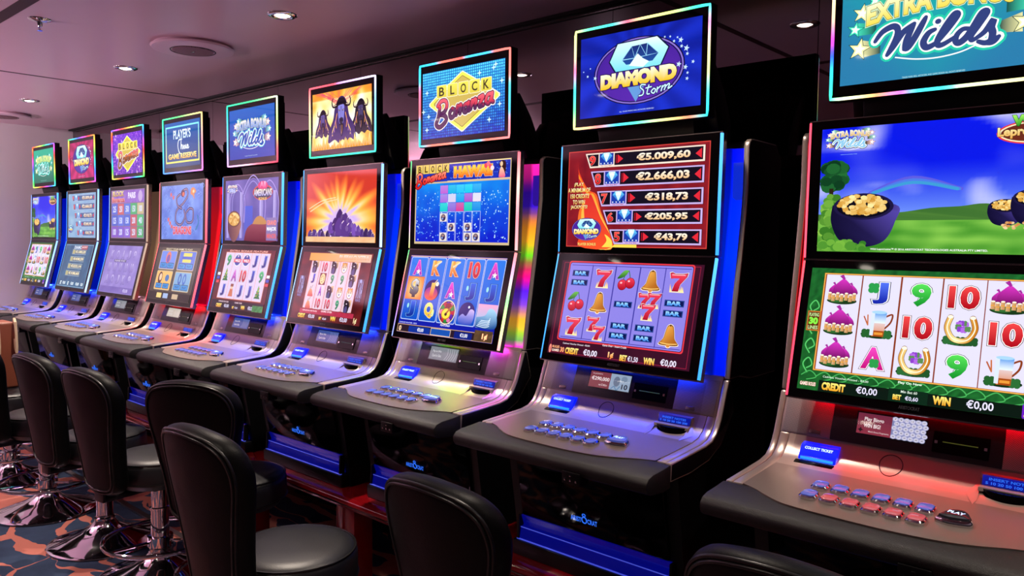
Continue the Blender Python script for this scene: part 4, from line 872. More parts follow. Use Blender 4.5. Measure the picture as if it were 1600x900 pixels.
def m_button(lit):
    b = MB(); w, l = .018, .0235
    def oct(k, z): return [(sx*(w*k if i else w*k*.55), sy*(l*k*.62 if i else l*k), z) for sx, sy, i in ((-1, 1, 0), (1, 1, 0), (1, 1, 1), (1, -1, 1), (1, -1, 0), (-1, -1, 0), (-1, -1, 1), (-1, 1, 1))]
    vs = oct(1, 0)+oct(1.0, .006)+oct(.86, .009); fs = []
    for k in (0, 8): fs += [(k+i, k+(i+1) % 8, k+8+(i+1) % 8, k+8+i) for i in range(8)]
    b.add(vs, fs, 0); c = oct(.84, .0075); b.add(c, [tuple(range(8))], 0)
    vs = oct(.82, .006)+oct(.80, .0105)+oct(.6, .012); b.add(vs, [(k+i, k+(i+1) % 8, k+8+(i+1) % 8, k+8+i) for k in (0, 8) for i in range(8)]+[tuple(range(16, 24))], 1)
    return b.mesh('button', [CHROME, lit], smooth=40)
def m_play(lit):
    b = MB(); P = smooth_path([(-.034, -.018), (-.018, .026), (.004, .038), (.022, .022), (.032, -.010), (.016, -.022), (-.012, -.026), (-.034, -.018)], 5)[:-1]; n = len(P)
    L = [(1, 0), (1, .007), (.88, .012)]; vs = [(x*k, y*k, z) for k, z in L for x, y in P]
    b.add(vs, [(k*n+i, k*n+(i+1) % n, (k+1)*n+(i+1) % n, (k+1)*n+i) for k in (0, 1) for i in range(n)]+[tuple(range(2*n, 3*n))], 0)
    vs = [(x*k, y*k, z) for k, z in ((.84, .0118), (.80, .0165), (.5, .019)) for x, y in P]
    b.add(vs, [(k*n+i, k*n+(i+1) % n, (k+1)*n+(i+1) % n, (k+1)*n+i) for k in (0, 1) for i in range(n)]+[tuple(range(2*n, 3*n))], 1)
    return b.mesh('play_button', [CHROME, lit], smooth=40)
def flat_text(lines, M, material, name):
    """raised lettering as one mesh: lines = [(text, x0, y0, x1, y1)] in mm"""
    vs, fs = [], []
    for t, x0, y0, x1, y1 in lines:
        bv, bf = text_shape(t, .03, 0); xs = [p[0] for p in bv]; ys = [p[1] for p in bv]; a0, a1, b0, b1 = min(xs), max(xs), min(ys), max(ys)
        o = len(vs); vs += [tuple(M @ Vector(((x0+(p[0]-a0)/(a1-a0)*(x1-x0))/1000, (y0+(p[1]-b0)/(b1-b0)*(y1-y0))/1000, 0))) for p in bv]; fs += [tuple(i+o for i in f) for f in bf]
    me = bpy.data.meshes.new(name); me.from_pydata(vs, [], fs); me.materials.append(material); me.update(); return me
BLUE_LIT = mat('blue_backlit', '1020a0', rough=.25, emit='0416f0', es=1.7)
BLUE_TEXT = mat('blue_white_letters', '90b8ff', emit='b8d8ff', es=1.6)
BLUE_DIM = mat('blue_label', '081050', rough=.3, emit='0a20c0', es=.55)
LOGO = mat('blue_logo', '1030a0', emit='2a6cf0', es=1.0)
FOOT = mat('footer_blue', '060c48', rough=.2, emit='0410c0', es=.26, coat=.4)
FOOTLINE = mat('footer_rim', '8090ff', rough=.2, metal=.6, emit='5060ff', es=.5)
GUARD = bpy.data.materials.new('smoked_plexiglass'); GUARD.use_nodes = True
_n = GUARD.node_tree; _b = _n.nodes['Principled BSDF']; _n.nodes.remove(_b)
_t = _n.nodes.new('ShaderNodeBsdfTransparent'); _t.inputs[0].default_value = (.78, .74, .76, 1); _g = _n.nodes.new('ShaderNodeBsdfGlossy'); _g.inputs['Roughness'].default_value = .05
_m = _n.nodes.new('ShaderNodeMixShader'); _m.inputs[0].default_value = .05; _n.links.new(_t.outputs[0], _m.inputs[1]); _n.links.new(_g.outputs[0], _m.inputs[2]); _n.links.new(_m.outputs[0], _n.nodes['Material Output'].inputs[0])
def m_guard():
    b = MB(); P = [(lowy(-.40)-.006, -.40), (lowy(-.488)-.006, -.488), (FIL[2][0]-.006, FIL[2][1]+.002)]
    b.add([(x, y, z+D) for x in (-.268, .268) for y, z in P], [(0, 3, 4, 1), (1, 4, 5, 2)]); return b.mesh('plexiglass_guard', GUARD, smooth=30)
def m_printer():
    b = MB(); z0, z1 = -.540, -.500
    b.add([(x, y, z+D) for x in (-.247, -.157) for y, z in ((-.064, -.499), (-.081, -.503), (-.100, -.529), (-.102, -.537), (-.088, -.534))], [(0, 1, 6, 5), (1, 2, 7, 6), (2, 3, 8, 7), (3, 4, 9, 8), (0, 4, 3, 2, 1), (5, 6, 7, 8, 9)])
    b.prism(R([(-.1005, -.5275), (-.1035, -.5365), (-.098, -.5365), (-.097, -.5275)]), -.243, -.161, 1)
    return b.mesh('ticket_printer', [BLUE_LIT, mat('cyan_glow', '2060c0', rough=.2, emit='2890ff', es=1.2)], bevel=.0015)
def m_mouth():
    b = MB(); b.add([(x, y, z+D) for x in (-.253, -.157) for y, z in ((-.088, -.536), (-.105, -.538), (-.126, -.5445), (-.12, -.549), (-.09, -.545))], [(0, 1, 6, 5), (1, 2, 7, 6), (2, 3, 8, 7), (3, 4, 9, 8), (0, 4, 3, 2, 1), (5, 6, 7, 8, 9)])
    return b.mesh('ticket_mouth', [GLOSS], bevel=.002)
def m_acceptor():
    b = MB()
    # silver hood with flared sides, black mouth
    prof = [(-.055, -.496), (-.074, -.498), (-.082, -.520), (-.098, -.522), (-.1, -.53), (-.084, -.528)]
    b.prism(R(prof), .142, .250, 0)
    P = [(.148+.098*t, -.094-.022*math.sin(PI*t)**.6) for t in [i/14 for i in range(15)]]
    vs = [(x, y, zz+D) for zz in (-.524, -.549) for x, y in P]+[(x, -.07, zz+D) for zz in (-.524, -.549) for x in (.148, .246)]
    n = 15; b.add(vs, [(i, i+1, n+i+1, n+i) for i in range(n-1)]+[tuple(range(n))+(2*n+1, 2*n), tuple(reversed(range(n, 2*n)))+(2*n+2, 2*n+3)], 1)
    for s, x in ((-1, .142), (1, .250)): b.add([(x, -.07, -.515+D), (x, -.105, -.538+D), (x+s*.022, -.105, -.5385+D), (x, -.15, -.5475+D), (x-s*.004, -.125, -.5435+D)], [(0, 1, 2), (1, 3, 2), (0, 4, 3, 1)], 0)
    return b.mesh('note_acceptor', [SILVER, GLOSS], smooth=40)
def m_belly():
    b = MB(); P0, P1 = (-.204, -.866), (-.246, -.640)
    b.prism(R([P1, P0, (P0[0]+.03, P0[1]), (P1[0]+.03, P1[1])]), -.262, .262); return b.mesh('belly_door', [GLOSS], bevel=.004)
def m_foot():
    b = MB(); b.prism(R([(-.202, -.868), (-.190, -.902), (-.203, -.905), (-.210, -.942), (-.17, -.942), (-.17, -.868)]), -.268, .268)
    b.prism(R([(-.2155, -.941), (-.213, -.9445), (-.205, -.9445), (-.205, -.941)]), -.276, .276, 1); b.prism(R([(-.2045, -.9045), (-.205, -.9075), (-.198, -.907)]), -.268, .268, 1)
    for s in (-1, 1): b.prism(R([(-.211, -.868), (-.214, -.942), (-.19, -.942), (-.19, -.868)]), s*.268, s*.276, 2)
    return b.mesh('footer_light', [FOOT, FOOTLINE, BLACK], smooth=20)
def m_plinth():
    b = MB(); b.prism(R([(-.218, -.946), (-.216, -.994), (.30, -.994), (.30, -.946)]), -.29, .29); return b.mesh('plinth', [BLACK], bevel=.003)
def m_under(cols):
    b = MB(); n = 20; vs, cs = [], []
    for i in range(n+1):
        x = -.24+.48*i/n; c = ramp(cols, i/n)
        for y, z in ((-.058, -.372), (-.052, -.377), (-.038, -.372)): vs.append((x, y, z+D)); cs.append(c)
    return b.add(vs, [(i*3+j, i*3+j+1, (i+1)*3+j+1, (i+1)*3+j) for i in range(n) for j in (0, 1)], 0, cs).mesh('under_light', UNDER)
def m_grille(sgn, c=None):
    x0, x1 = (.178, .306) if sgn > 0 else (-.306, -.188)
    return on_low(x0, -.392, x1, -.484, 0, .0022).mesh('speaker_grille', [GRILLE], bevel=.0008)
def m_upgrille(sgn, m):
    b = MB(); z0, z1 = .115, .222; x0, x1 = (.279, .3115) if sgn > 0 else (-.3115, -.279)
    b.prism(R([(.0735, z0), (.0755, z1), (.085, z1), (.085, z0)]), x0, x1); return b.mesh('upper_grille', m)

def edge_pair(root, par, P0, P1, tag_, left, right, k):
    link('edge_light', shared(('edge', tag_, k, 'l'), lambda: m_edge(P0, P1, -1, left)), par)
    link('edge_light', shared(('edge', tag_, k, 'r'), lambda: m_edge(P0, P1, 1, right)), par)
UP0, UP1 = (-.0164, -.043), (-.0055, .3005)
LO0, LO1 = (-.1034, -.3838), (-.0164, -.047)
def slot_machine(i, x, y, cfg):
    t = bpy.data.objects.new('slot_machine', None); COL.objects.link(t); t.empty_display_size = .2
    t.location = (x, y, ZB); tag(t, cfg['label'], 'slot machine', 'slot machines in a row on the red bench')
    P = lambda name, fn, key=None, par=t: link(name, shared(key or name, fn), par)
    P('cabinet', m_cabinet)
    P('side_panel', m_side); P('side_panel', lambda: m_mirror(m_side), 'side_l')
    for s in (-1, 1):
        lp = P('light_panel', lambda: m_panel(cfg['panel'], s), ('panel', i, s))
        gm = dots_mat('grille_'+cfg['gcol'], '202028', '08080c', .0032, metal=.2, emit=cfg['gcol'], es=1.0)  # backlight of the panel put into the grille's own emission
        P('upper_grille', lambda: m_upgrille(s, gm), ('upg', s, cfg['gcol']), lp)
    u = P('upper_screen', lambda: m_screen(UP0, UP1)); link('display', cfg['U']().mesh('display', MU), u); edge_pair(t, u, UP0, UP1, 'U', cfg['eL'], cfg['eR'], i)
    l = P('lower_screen', lambda: m_screen(LO0, LO1)); link('display', cfg['L']().mesh('display', ML), l); edge_pair(t, l, LO0, LO1, 'L', cfg['fL'], cfg['fR'], i)
    P('maker_emblem', lambda: flat_text([('ARISTOCRAT', -22, -168, 22, -160)], ML @ Matrix.Translation((0, 0, .0006)), mat('dim_print', '3a3a40', rough=.4), 'maker_emblem'), None, l)
    tp = P('topper', m_topper); P('topper_glass', m_topglass, None, tp); link('display', cfg['T']().mesh('display', MT @ Matrix.Translation((0, 0, .002))), tp)
    P('rating_label', lambda: MB().box(-.19, .0618, .40+D, -.13, .0628, .47+D).box(.05, .0618, .38+D, .11, .0628, .41+D).mesh('rating_label', [mat('label_paper', 'b8b4b0', rough=.6)]), None, tp)
    link('light_border', m_border(cfg['border']), tp); P('topper_bracket', m_bracket, None, tp)
    fp = P('front_panel', m_lower); P('speaker_grille', lambda: m_grille(-1), 'gl', fp); P('speaker_grille', lambda: m_grille(1), 'gr', fp)
    P('center_plate', lambda: on_low(-.187, -.386, .177, -.486, 0, .003).mesh('center_plate', [mat('plate_black', '101014', rough=.3)], bevel=.001), None, fp)
    for xx in (-.225, .232):
        P('maker_badge', lambda: on_low(xx-.014, -.470, xx+.014, -.480, .002, .0032).mesh('maker_badge', [SILVER_EDGE], bevel=.001), ('badge', xx), fp)
    d = cfg['info']; info = link('info_display', info_mesh(d), fp)
    P('card_reader', m_reader, None, fp); P('plexiglass_guard', m_guard)
    P('under_light', lambda: m_under(cfg['under']), ('under', i))
    c = P('console_deck', m_console); P('ring_emblem', m_ring, None, c)
    a = P('armrest', m_armrest); P('usb_port', m_usb, None, a)
    tilt = math.atan2(.055, 1)
    b0 = cfg.get('btn', ('blue', 'blue'))
    for r, (yy, lit) in enumerate(((-.246, b0[0]), (-.314, b0[1]))):
        for k in range(6):
            bc = lit if not (r == 1 and k == 0 and lit == 'red') else 'blue'
            o = P('button', lambda: m_button(BTN[bc]), ('btn', bc)); o.location = (-.137+.0428*k, yy, zdeck(yy)+D+.0005); o.rotation_euler = (tilt, 0, 0)
    o = P('play_button', lambda: m_play(BTN[cfg.get('play', 'blue')]), ('play', cfg.get('play', 'blue'))); o.location = (.138, -.272, zdeck(-.272)+D+.0005); o.rotation_euler = (tilt, 0, 0)
    Mp = Matrix.Translation((0, 0, .0192)) @ Matrix.Rotation(-.12, 4, 'Z')
    P('play_lettering', lambda: flat_text([('PLAY', -15, -4, 15, 9)], Mp, BLUE_TEXT, 'play_lettering'), None, o)
    pr = P('ticket_printer', m_printer); P('ticket_mouth', m_mouth, None, pr)
    V = Vector((0, .019, .026)).normalized(); N = Vector((0, -.026, .019)).normalized(); c0 = Vector((-.202, -.0905, -.516+D))+N*.0012
    Mt = Matrix(((1, 0, 0, c0.x), (0, V.y, N.y, c0.y), (0, V.z, N.z, c0.z), (0, 0, 0, 1)))
    P('ticket_lettering', lambda: flat_text([('COLLECT TICKET', -34, 4, 34, 11)], Mt, BLUE_TEXT, 'ticket_lettering'), None, pr)
    na = P('note_acceptor', m_acceptor)
    P('note_label', lambda: MB().prism(R([(-.075, -.499), (-.0825, -.5195), (-.085, -.5195), (-.0775, -.499)]), .146, .247).mesh('note_label', [BLUE_DIM], bevel=.001), None, na)
    V = Vector((0, .0075, .0205)).normalized(); N = Vector((0, -.0205, .0075)).normalized(); c0 = Vector((.1965, -.08125, -.5093+D))+N*.0006
    Mn = Matrix(((1, 0, 0, c0.x), (0, V.y, N.y, c0.y), (0, V.z, N.z, c0.z), (0, 0, 0, 1)))
    P('note_lettering', lambda: flat_text([('INSERT NOTES', -38, 1, 38, 7), ('5 10 20 50 100 200', -44, -8, 44, -2)], Mn, LOGO, 'note_lettering'), None, na)
    bd = P('belly_door', m_belly)
    V = Vector((0, -.038, .205)).normalized(); N = Vector((0, -.205, -.038)).normalized(); c0 = Vector((-.015, -.2145, -.818+D))+N*.002
    Mb = Matrix(((1, 0, 0, c0.x), (0, V.y, N.y, c0.y), (0, V.z, N.z, c0.z), (0, 0, 0, 1)))
    P('maker_logo', lambda: logo_mesh(Mb), None, bd)
    P('footer_light', m_foot); P('plinth', m_plinth)
    return t
def logo_mesh(M):
    me = flat_text([('ARIST', -48, -9, -9, 7), ('CRAT', 13, -9, 48, 7)], M, LOGO, 'maker_logo'); b = MB()
    b.v = [tuple(v.co) for v in me.vertices]; b.f = [tuple(p.vertices) for p in me.polygons]; b.m = [0]*len(b.f); b.c = [(0, 0, 0)]*len(b.v)
    b.tube([M @ Vector((.002+.0085*math.cos(a), .0005+.0095*math.sin(a), .0002)) for a in [2*PI*i/20 for i in range(20)]], .0018, 5, True)
    b.tube([M @ Vector((.002+.0055*math.cos(a), .016+.004*math.sin(a), .0002)) for a in [2*PI*i/12 for i in range(12)]], .0014, 5, True)
    return b.mesh('maker_logo', [LOGO], smooth=0)
def m_reader():
    b = on_low(.040, -.428, .152, -.472, .003, .0085); y = lowy(-.45)
    b.add(on_low(.060, -.4475, .130, -.4495, .0085, .0092).v, [(0,1,2,3),(4,5,6,7),(0,1,5,4),(1,2,6,5),(2,3,7,6),(3,0,4,7)], 1)
    for xx in (.047, .145): b.add(on_low(xx-.003, -.447, xx+.003, -.453, .0085, .0105).v, [(0,1,2,3),(4,5,6,7),(0,1,5,4),(1,2,6,5),(2,3,7,6),(3,0,4,7)], 2)
    return b.mesh('card_reader', [GLOSS, mat('slot_green_glow', '20401c', emit='5a7a30', es=.25), CHROME])
def info_mesh(kind):
    V = Vector((0, LOWER0[0]-LOWER1[0], LOWER0[1]-LOWER1[1])).normalized(); N = Vector((1, 0, 0)).cross(V); z = -.438; c = Vector((-.053, lowy(z), z+D))+N*.0035
    M = Matrix(((1, 0, 0, c.x), (0, V.y, N.y, c.y), (0, V.z, N.z, c.z), (0, 0, 0, 1))); a = Art()
    a.rect(-78, -28, 78, 28, '050508')
    if kind == 'bingo':
        a.grid(-75, -25, 2, 25, 8, 5, lambda x, y: mix('98384a', '783048', (y+25)/50)); a.text('Play Bingo', -60, 4, -16, 16, 'fff0f0', bold=.02); a.text('WIN BIG!', -60, -9, -22, 1, 'fff0f0', bold=.03); a.star(-66, -16, 7, '201018', n=4); a.text('Match Bonus Progressive', -48, -21, -2, -16, 'f0d8d8', bold=.01)
        a.rect(2, -25, 75, 25, '8890c0'); z = a.z
        for r in range(5):
            for k in range(6):
                a.z = z; x, y = 8+k*12.4+(r % 2)*4, 21-r*10.4; a.ell(x, y, 6.4, 5.6, 'c8ccf0', 12); a.ell(x, y, 4.2, 3.6, 'f4f4ff', 10); a.text(str(7+(r*6+k)*2), x-2.4, y-1.8, x+2.4, y+1.8, '303878', bold=.03)
    elif kind == 'jackpot':
        a.rect(-75, -25, 2, 25, '884048'); a.text('€290,000', -68, -4, -2, 10, 'fff4f4', bold=.02); a.text('IN JACKPOTS', -66, 15, -30, 20, 'f0d8d8', bold=.01); a.text('was €2 Million', -38, -18, -6, -11, 'f0d8d8', bold=.01)
        a.rect(2, -25, 75, 25, 'a0b8d0'); a.ell(26, 2, 12, 16, '708098', 14); a.ell(52, 12, 11, 9, '8098b0', 14); a.text('10', 46, -20, 68, -4, '202838', bold=.03); a.line([(10, -22), (20, -14), (30, -24), (40, -12)], 3, '6090b8')
    else:
        c = {'grey': ('808890', '98a0a8'), 'blue': ('3a5098', '5068b0'), 'white': ('c8c0b0', 'e8e0d0')}[kind]
        a.grid(-75, -25, 75, 25, 10, 4, lambda x, y: mix(c[0], c[1], nz(x, y, .05))); a.text('Pay to Win', -60, 2, -14, 12, 'e8f0f0', bold=.01); a.text('Card in Slot', -60, -14, -10, -4, 'e8f0f0', bold=.01)
        for k in range(5): a.line([(10+k*12, -20), (22+k*11, 0), (18+k*12, 20)], 3, mix(c[1], 'ffffff', .35))
    return a.mesh('info_display', M)
BTN = {'blue': mat('button_blue', '6070c0', rough=.12, emit='4058d0', es=.3, coat=.6), 'red': mat('button_red', 'b06068', rough=.12, emit='c84858', es=.32, coat=.6), 'clear': mat('button_clear', '8a8a98', rough=.15, emit='606078', es=.3), 'grey': mat('button_grey', '303038', rough=.15)}
# ------------------------------------------------------------------ the nine machines
RB = ['ff4040', 'ffa040', 'ffff60', '50ff60', '40e0ff', '5060ff', 'f050f0']
def rainbow(n, off=0): return [(4*i/n, RB[(i+off) % 7]) for i in range(n+1)]
def const(*c): return [(i/max(1, len(c)-1), q) for i, q in enumerate(c)]
BLU = const('0008e0', '0020ff', '0028ff', '0018f0', '0010c0')
SKY = const('50a8ff', '3088e8'); PALE = const('80b0ff', 'a8c8ff')
CFG = [
 dict(label='slot machine with a teal sign, farthest of the row beside the pale end wall', T=lambda: t_wilds('green'), U=u_wilds, L=l_wilds, panel=BLU, gcol='1030e0', eL=PALE, eR=SKY, fL=PALE, fR=PALE, border=rainbow(22), under=const('2040ff', '2040ff'), info='blue'),
 dict(label='slot machine with a magenta diamond sign and pale blue jackpot lists on its screens', T=lambda: t_diamond('pink'), U=lambda: u_diamond(True), L=l_jack, panel=BLU, gcol='1030e0', eL=SKY, eR=PALE, fL=SKY, fR=PALE, border=rainbow(20, 3), under=const('1030ff', '1030ff'), info='blue'),
 dict(label='slot machine with a purple sign and a grid of coloured number blocks on its screen', T=lambda: t_block('purple'), U=u_table, L=l_table, panel=const('6a4838', '7a5844', '8a6448', '6a4030'), gcol='704838', eL=PALE, eR=const('a08878', '907868'), fL=SKY, fR=const('a08878', '907868'), border=rainbow(24, 5), under=const('403040', '402830'), info='grey'),
 dict(label='red lit slot machine with a framed navy sign lettered in white and four picture tiles', T=t_choice, U=u_dragon, L=l_dragon, panel=const('b01030', 'f01020', 'ff1018', 'f00818', 'b00020'), gcol='c01828', eL=const('ff7080', 'ff6070'), eR=const('ff8090', 'ff5060'), fL=const('ff6068', 'ff5060'), fR=const('ff7080', 'ff5060'), under=const('c40010', 'c40010'), info='white',
      border=[(0, '40e8a0'), (.4, '58e878'), (.8, 'e8f088'), (1, 'f8e080'), (1.3, 'ffb0a0'), (1.7, 'ff70a0'), (2, 'f080f0'), (2.4, '9080ff'), (3, '5090ff'), (3.5, '50d8e8'), (4, '40e8a0')]),
 dict(label='blue lit slot machine with a dark blue sign and fruit reels under a palace scene', T=lambda: t_wilds('blue'), U=u_american, L=l_american, panel=BLU, gcol='1030e0', eL=const('4088ff', '3070ff'), eR=SKY, fL=SKY, fR=SKY, under=const('1030ff', '1030ff'), info='blue',
      border=[(0, '30d8a0'), (.5, '38d880'), (.9, 'c8f0a0'), (1, 'e8ffd0'), (1.5, 'b8ff70'), (1.8, 'ff6070'), (2, 'ff4860'), (2.3, 'ff6070'), (2.6, 'f8c0d8'), (3, 'f0a0ff'), (3.3, '80a8ff'), (3.8, '40d8e0'), (4, '30d8a0')]),
 dict(label='slot machine with a fiery sign of three horned animals above an orange sunburst screen', T=t_buffalo, U=u_buffalo, L=l_buffalo, panel=BLU, gcol='1030e0', eL=SKY, eR=PALE, fL=PALE, fR=SKY, under=const('2040ff', '1030ff'), info='blue',
      border=[(0, 'ff6070'), (.4, 'ff5060'), (.5, 'd8a0ff'), (1, 'e8d8ff'), (1.3, '80b8ff'), (1.7, '60e0ff'), (2, '40e8c0'), (3, '38e0a0'), (3.3, 'c8f890'), (3.7, 'f8d0a0'), (4, 'ff6070')]),
 dict(label='rainbow lit slot machine with a yellow diamond sign and deep blue reels', T=lambda: t_block('blue'), U=u_block, L=l_block, gcol='3010a0', info='grey',
      panel=[(0, 'ff20a0'), (.07, 'e01890'), (.14, '3008a0'), (.24, '3010b0'), (.32, 'd87820'), (.42, 'f0a020'), (.5, '60c020'), (.56, 'a03040'), (.62, 'f00878'), (.70, '4018d0'), (.78, '8040c0'), (.84, 'f0a028'), (.90, 'e0b030'), (.95, '40c830'), (1, 'f020c0')],
      eL=const('50ff90', 'ff6060', 'd080ff', 'e8ff80'), eR=const('ff6070', 'ffc0b0', 'ff8090', 'ffa0a0'), fL=const('50e080', 'ff7070', 'c080ff', '80a0ff'), fR=const('ff8080', 'e8a0d0', '90ff90', 'e0ff90', 'ff90a0'), under=const('8040ff', '80ff40', 'ffe040', '8040ff', 'ff20c0'),
      border=[(0, '30c8ff'), (.2, '40b8ff'), (.25, 'ff7060'), (.5, 'ff6058'), (.55, '40c0ff'), (.8, '40b0ff'), (.85, 'ff7068'), (1.3, 'ff8078'), (1.4, '50e8ff'), (1.7, '50c0ff'), (1.8, 'ff90a0'), (2.25, 'ff7060'), (2.3, '38c8ff'), (2.55, '40c8ff'), (2.62, 'ff8070'), (2.85, 'ff7868'), (3, '40d0ff'), (3.3, '40b8ff'), (3.4, 'ff6870'), (3.7, 'ff70a0'), (3.8, '48d0ff'), (4, '30c8ff')]),
 dict(label='blue lit slot machine listing five euro jackpots, under a blue diamond sign', T=lambda: t_diamond('blue'), U=u_diamond, L=l_diamond, panel=BLU, gcol='1030e0', eL=SKY, eR=SKY, fL=SKY, fR=SKY, under=const('1030ff', '1030ff'), info='jackpot', btn=('blue', 'blue'),
      border=[(0, 'f8ff90'), (.1, '60ffb0'), (.3, '40e8d8'), (.42, 'ff6080'), (.55, 'fff090'), (.75, 'e8ff80'), (.9, '40ffb0'), (1, '40e8e0'), (1.15, 'ff90d8'), (1.4, 'fff0a0'), (1.6, 'e0ff90'), (1.8, '40e8ff'), (2, '30d8e8'), (2.12, 'ff8060'), (2.3, 'f8ff90'), (2.5, '50ffc0'), (2.65, '40c8ff'), (2.8, 'ff8080'), (3, 'fff890'), (3.2, '60ffa0'), (3.4, '40d8ff'), (3.6, 'ff70a0'), (3.8, 'fff0a0'), (4, 'f8ff90')]),
 dict(label='red lit slot machine nearest the camera, a pot of gold on its upper screen', T=lambda: t_wilds('teal'), U=u_wilds, L=l_wilds, panel=const('d00818', 'f01020', 'ff1018', 'e00818'), gcol='c01020', eL=const('ff4860', 'ff5068'), eR=const('ff4860', 'ff5068'), fL=const('ff5060', 'ff3858'), fR=const('ff5060', 'ff3858'), under=const('b40010', 'b40010'), info='bingo', btn=('blue', 'red'), play='grey',
      border=[(0, '60ffb0'), (.3, '40d8ff'), (.6, 'ff90d0'), (1, 'fff0a0'), (1.5, '60ffa0'), (2, 'ff8080'), (2.1, 'fff8a0'), (2.38, 'e8ffb0'), (2.44, '40e8e8'), (2.6, '40d8f0'), (2.63, 'c060ff'), (2.7, 'ff80b0'), (2.78, 'ffa060'), (2.84, 'fff0a0'), (2.95, 'f0ffd0'), (3, '40ffc0'), (3.2, '30e0ff'), (3.36, '3050ff'), (3.48, 'ff40e0'), (3.58, 'ff90a0'), (3.68, 'ffd8a0'), (3.85, 'fff0b0'), (4, '60ffb0')]),
]
POS = [(.001, 0), (.758, .001), (1.508, .004), (2.247, .002), (2.992, 0), (3.725, .004), (4.456, .014), (5.22, -.001), (6.037, -.023)]
for i, ((x, y), c) in enumerate(zip(POS, CFG)): slot_machine(i, x, y, c)

# ------------------------------------------------------------------ bench under the machines
bench = bpy.data.objects.new('machine_bench', None); COL.objects.link(bench); bench.location = (3.1, .07, 0)
tag(bench, 'long glossy red lacquered bench on which all the slot machines stand', 'bench')
X0, X1 = -.52-3.1, 6.75-3.1
b = MB(); b.prism([(-.33, ZB), (-.345, ZB-.006), (-.35, ZB-.018), (-.345, ZB-.03), (-.325, ZB-.034), (-.325, ZB-.05), (.25, ZB-.05), (.25, ZB)], X0, X1)
build(b, 'bench_top', [RED], bench, bevel=.003, seg=2)
build(MB().prism([(-.352, ZB-.020), (-.3535, ZB-.0235), (-.348, ZB-.0245)], X0, X1), 'edge_highlight', [mat('highlight_strip', 'e0b0b0', metal=1, rough=.15)], bench)  # highlight along the lacquered front edge, put in as a pale strip
for k in range(9):
    x = .29+.757*k-3.1
    build(MB().box(x-.058, -.31, .0, x+.058, -.22, ZB-.05), 'bench_leg', [RED], bench, bevel=.004)

# ------------------------------------------------------------------ stools
def back_outline(n=72):
    P = smooth_path([(x*.95, z*.91) for x, z in ((-.085, .0), (-.118, .03), (-.128, .10), (-.142, .20), (-.165, .32), (-.184, .41), (-.186, .47), (-.165, .525), (-.11, .56), (0, .575), (.11, .56), (.165, .525), (.186, .47), (.184, .41), (.165, .32), (.142, .20), (.128, .10), (.118, .03), (.085, .0), (0, -.008), (-.085, .0))], 5)[:-1]
    return P
def m_back(kind):
    O = back_outline(); n = len(O); cx, cz = 0, .30; b = MB()
    def P(x, z, d):   # wraps round the sitter and leans back
        return (x, -.235-.10*(max(0, z)/.575)**1.2+1.2*x*x-d*1.0, z+.43)
    if kind == 'pad':
        prof = [(.0, .036), (.4, .037), (.7, .037), (.86, .036), (.93, .034), (.965, .029), (.99, .017), (1, .002), (.995, -.014), (.975, -.026), (.94, -.032), (.8, -.034), (.5, -.03), (.0, -.026)]
        rings = []
        for k, d in prof[1:-1]: rings.append([P(cx+(x-cx)*k, cz+(z-cz)*k, d) for x, z in O])
        vs = [P(0, .30, prof[0][1])]+[p for r in rings for p in r]+[P(0, .30, prof[-1][1])]; m = len(rings)
        fs = [(0, 1+j, 1+(j+1) % n) for j in range(n)]+[(1+i*n+j, 1+(i+1)*n+j, 1+(i+1)*n+(j+1) % n, 1+i*n+(j+1) % n) for i in range(m-1) for j in range(n)]+[(1+m*n, 1+(m-1)*n+(j+1) % n, 1+(m-1)*n+j) for j in range(n)]
        return b.add(vs, fs).mesh('backrest', [LEATHER], smooth=60)
    for k, d in ((.925, .0355), (.962, .031)): b.tube([P(x*k, cz+(z-cz)*k, d) for x, z in O], .0042, 6, True)
    return b.mesh('piping', [PIPING], smooth=60)
def m_seat():
    return MB().lathe([(.0, .548), (.08, .5475), (.14, .544), (.17, .538), (.184, .528), (.190, .512), (.190, .48), (.191, .455), (.188, .444), (.178, .438), (.165, .42), (.10, .415), (0, .415)], 48).mesh('seat', [SEATL], smooth=50)
def m_seatpipe():
    b = MB()
    for r, z in ((.1835, .531), (.191, .45)): b.tube([(r*math.cos(2*PI*i/48), r*math.sin(2*PI*i/48), z) for i in range(48)], .0035, 6, True)
    return b.mesh('seat_piping', [PIPING], smooth=60)
def m_base(): return MB().lathe([(0, .0), (.245, .0), (.250, .004), (.249, .009), (.235, .016), (.17, .034), (.11, .056), (.07, .078), (.05, .10), (.044, .115), (0, .115)], 56).mesh('foot_base', [CHROME], smooth=45)
def m_pole(): return MB().lathe([(0, .112), (.046, .112), (.047, .122), (.040, .127), (.037, .14), (.037, .29), (.041, .292), (.041, .302), (.034, .305), (.034, .415), (0, .415)], 28).mesh('pole', [CHROME], smooth=40)
def m_ringf():
    b = MB(); r = .225; z = .165
    b.tube([(r*math.cos(2*PI*i/48), r*math.sin(2*PI*i/48), z) for i in range(48)], .0095, 8, True)
    for k in range(3):
        a = k*2*PI/3+.5; b.tube([(.035*math.cos(a), .035*math.sin(a), z-.012), (r*math.cos(a), r*math.sin(a), z)], .0065, 6)
    b.lathe([(.036, z-.035), (.052, z-.033), (.052, z+.01), (.036, z+.012)], 24)
    return b.mesh('foot_ring', [CHROME], smooth=45)
def m_plate(): return MB().box(-.035, -.255, .392, .035, .03, .412).box(-.10, -.08, .404, .10, .08, .416).box(-.035, -.262, .392, .035, -.246, .46).mesh('seat_plate', [DARKMETAL], bevel=.004)
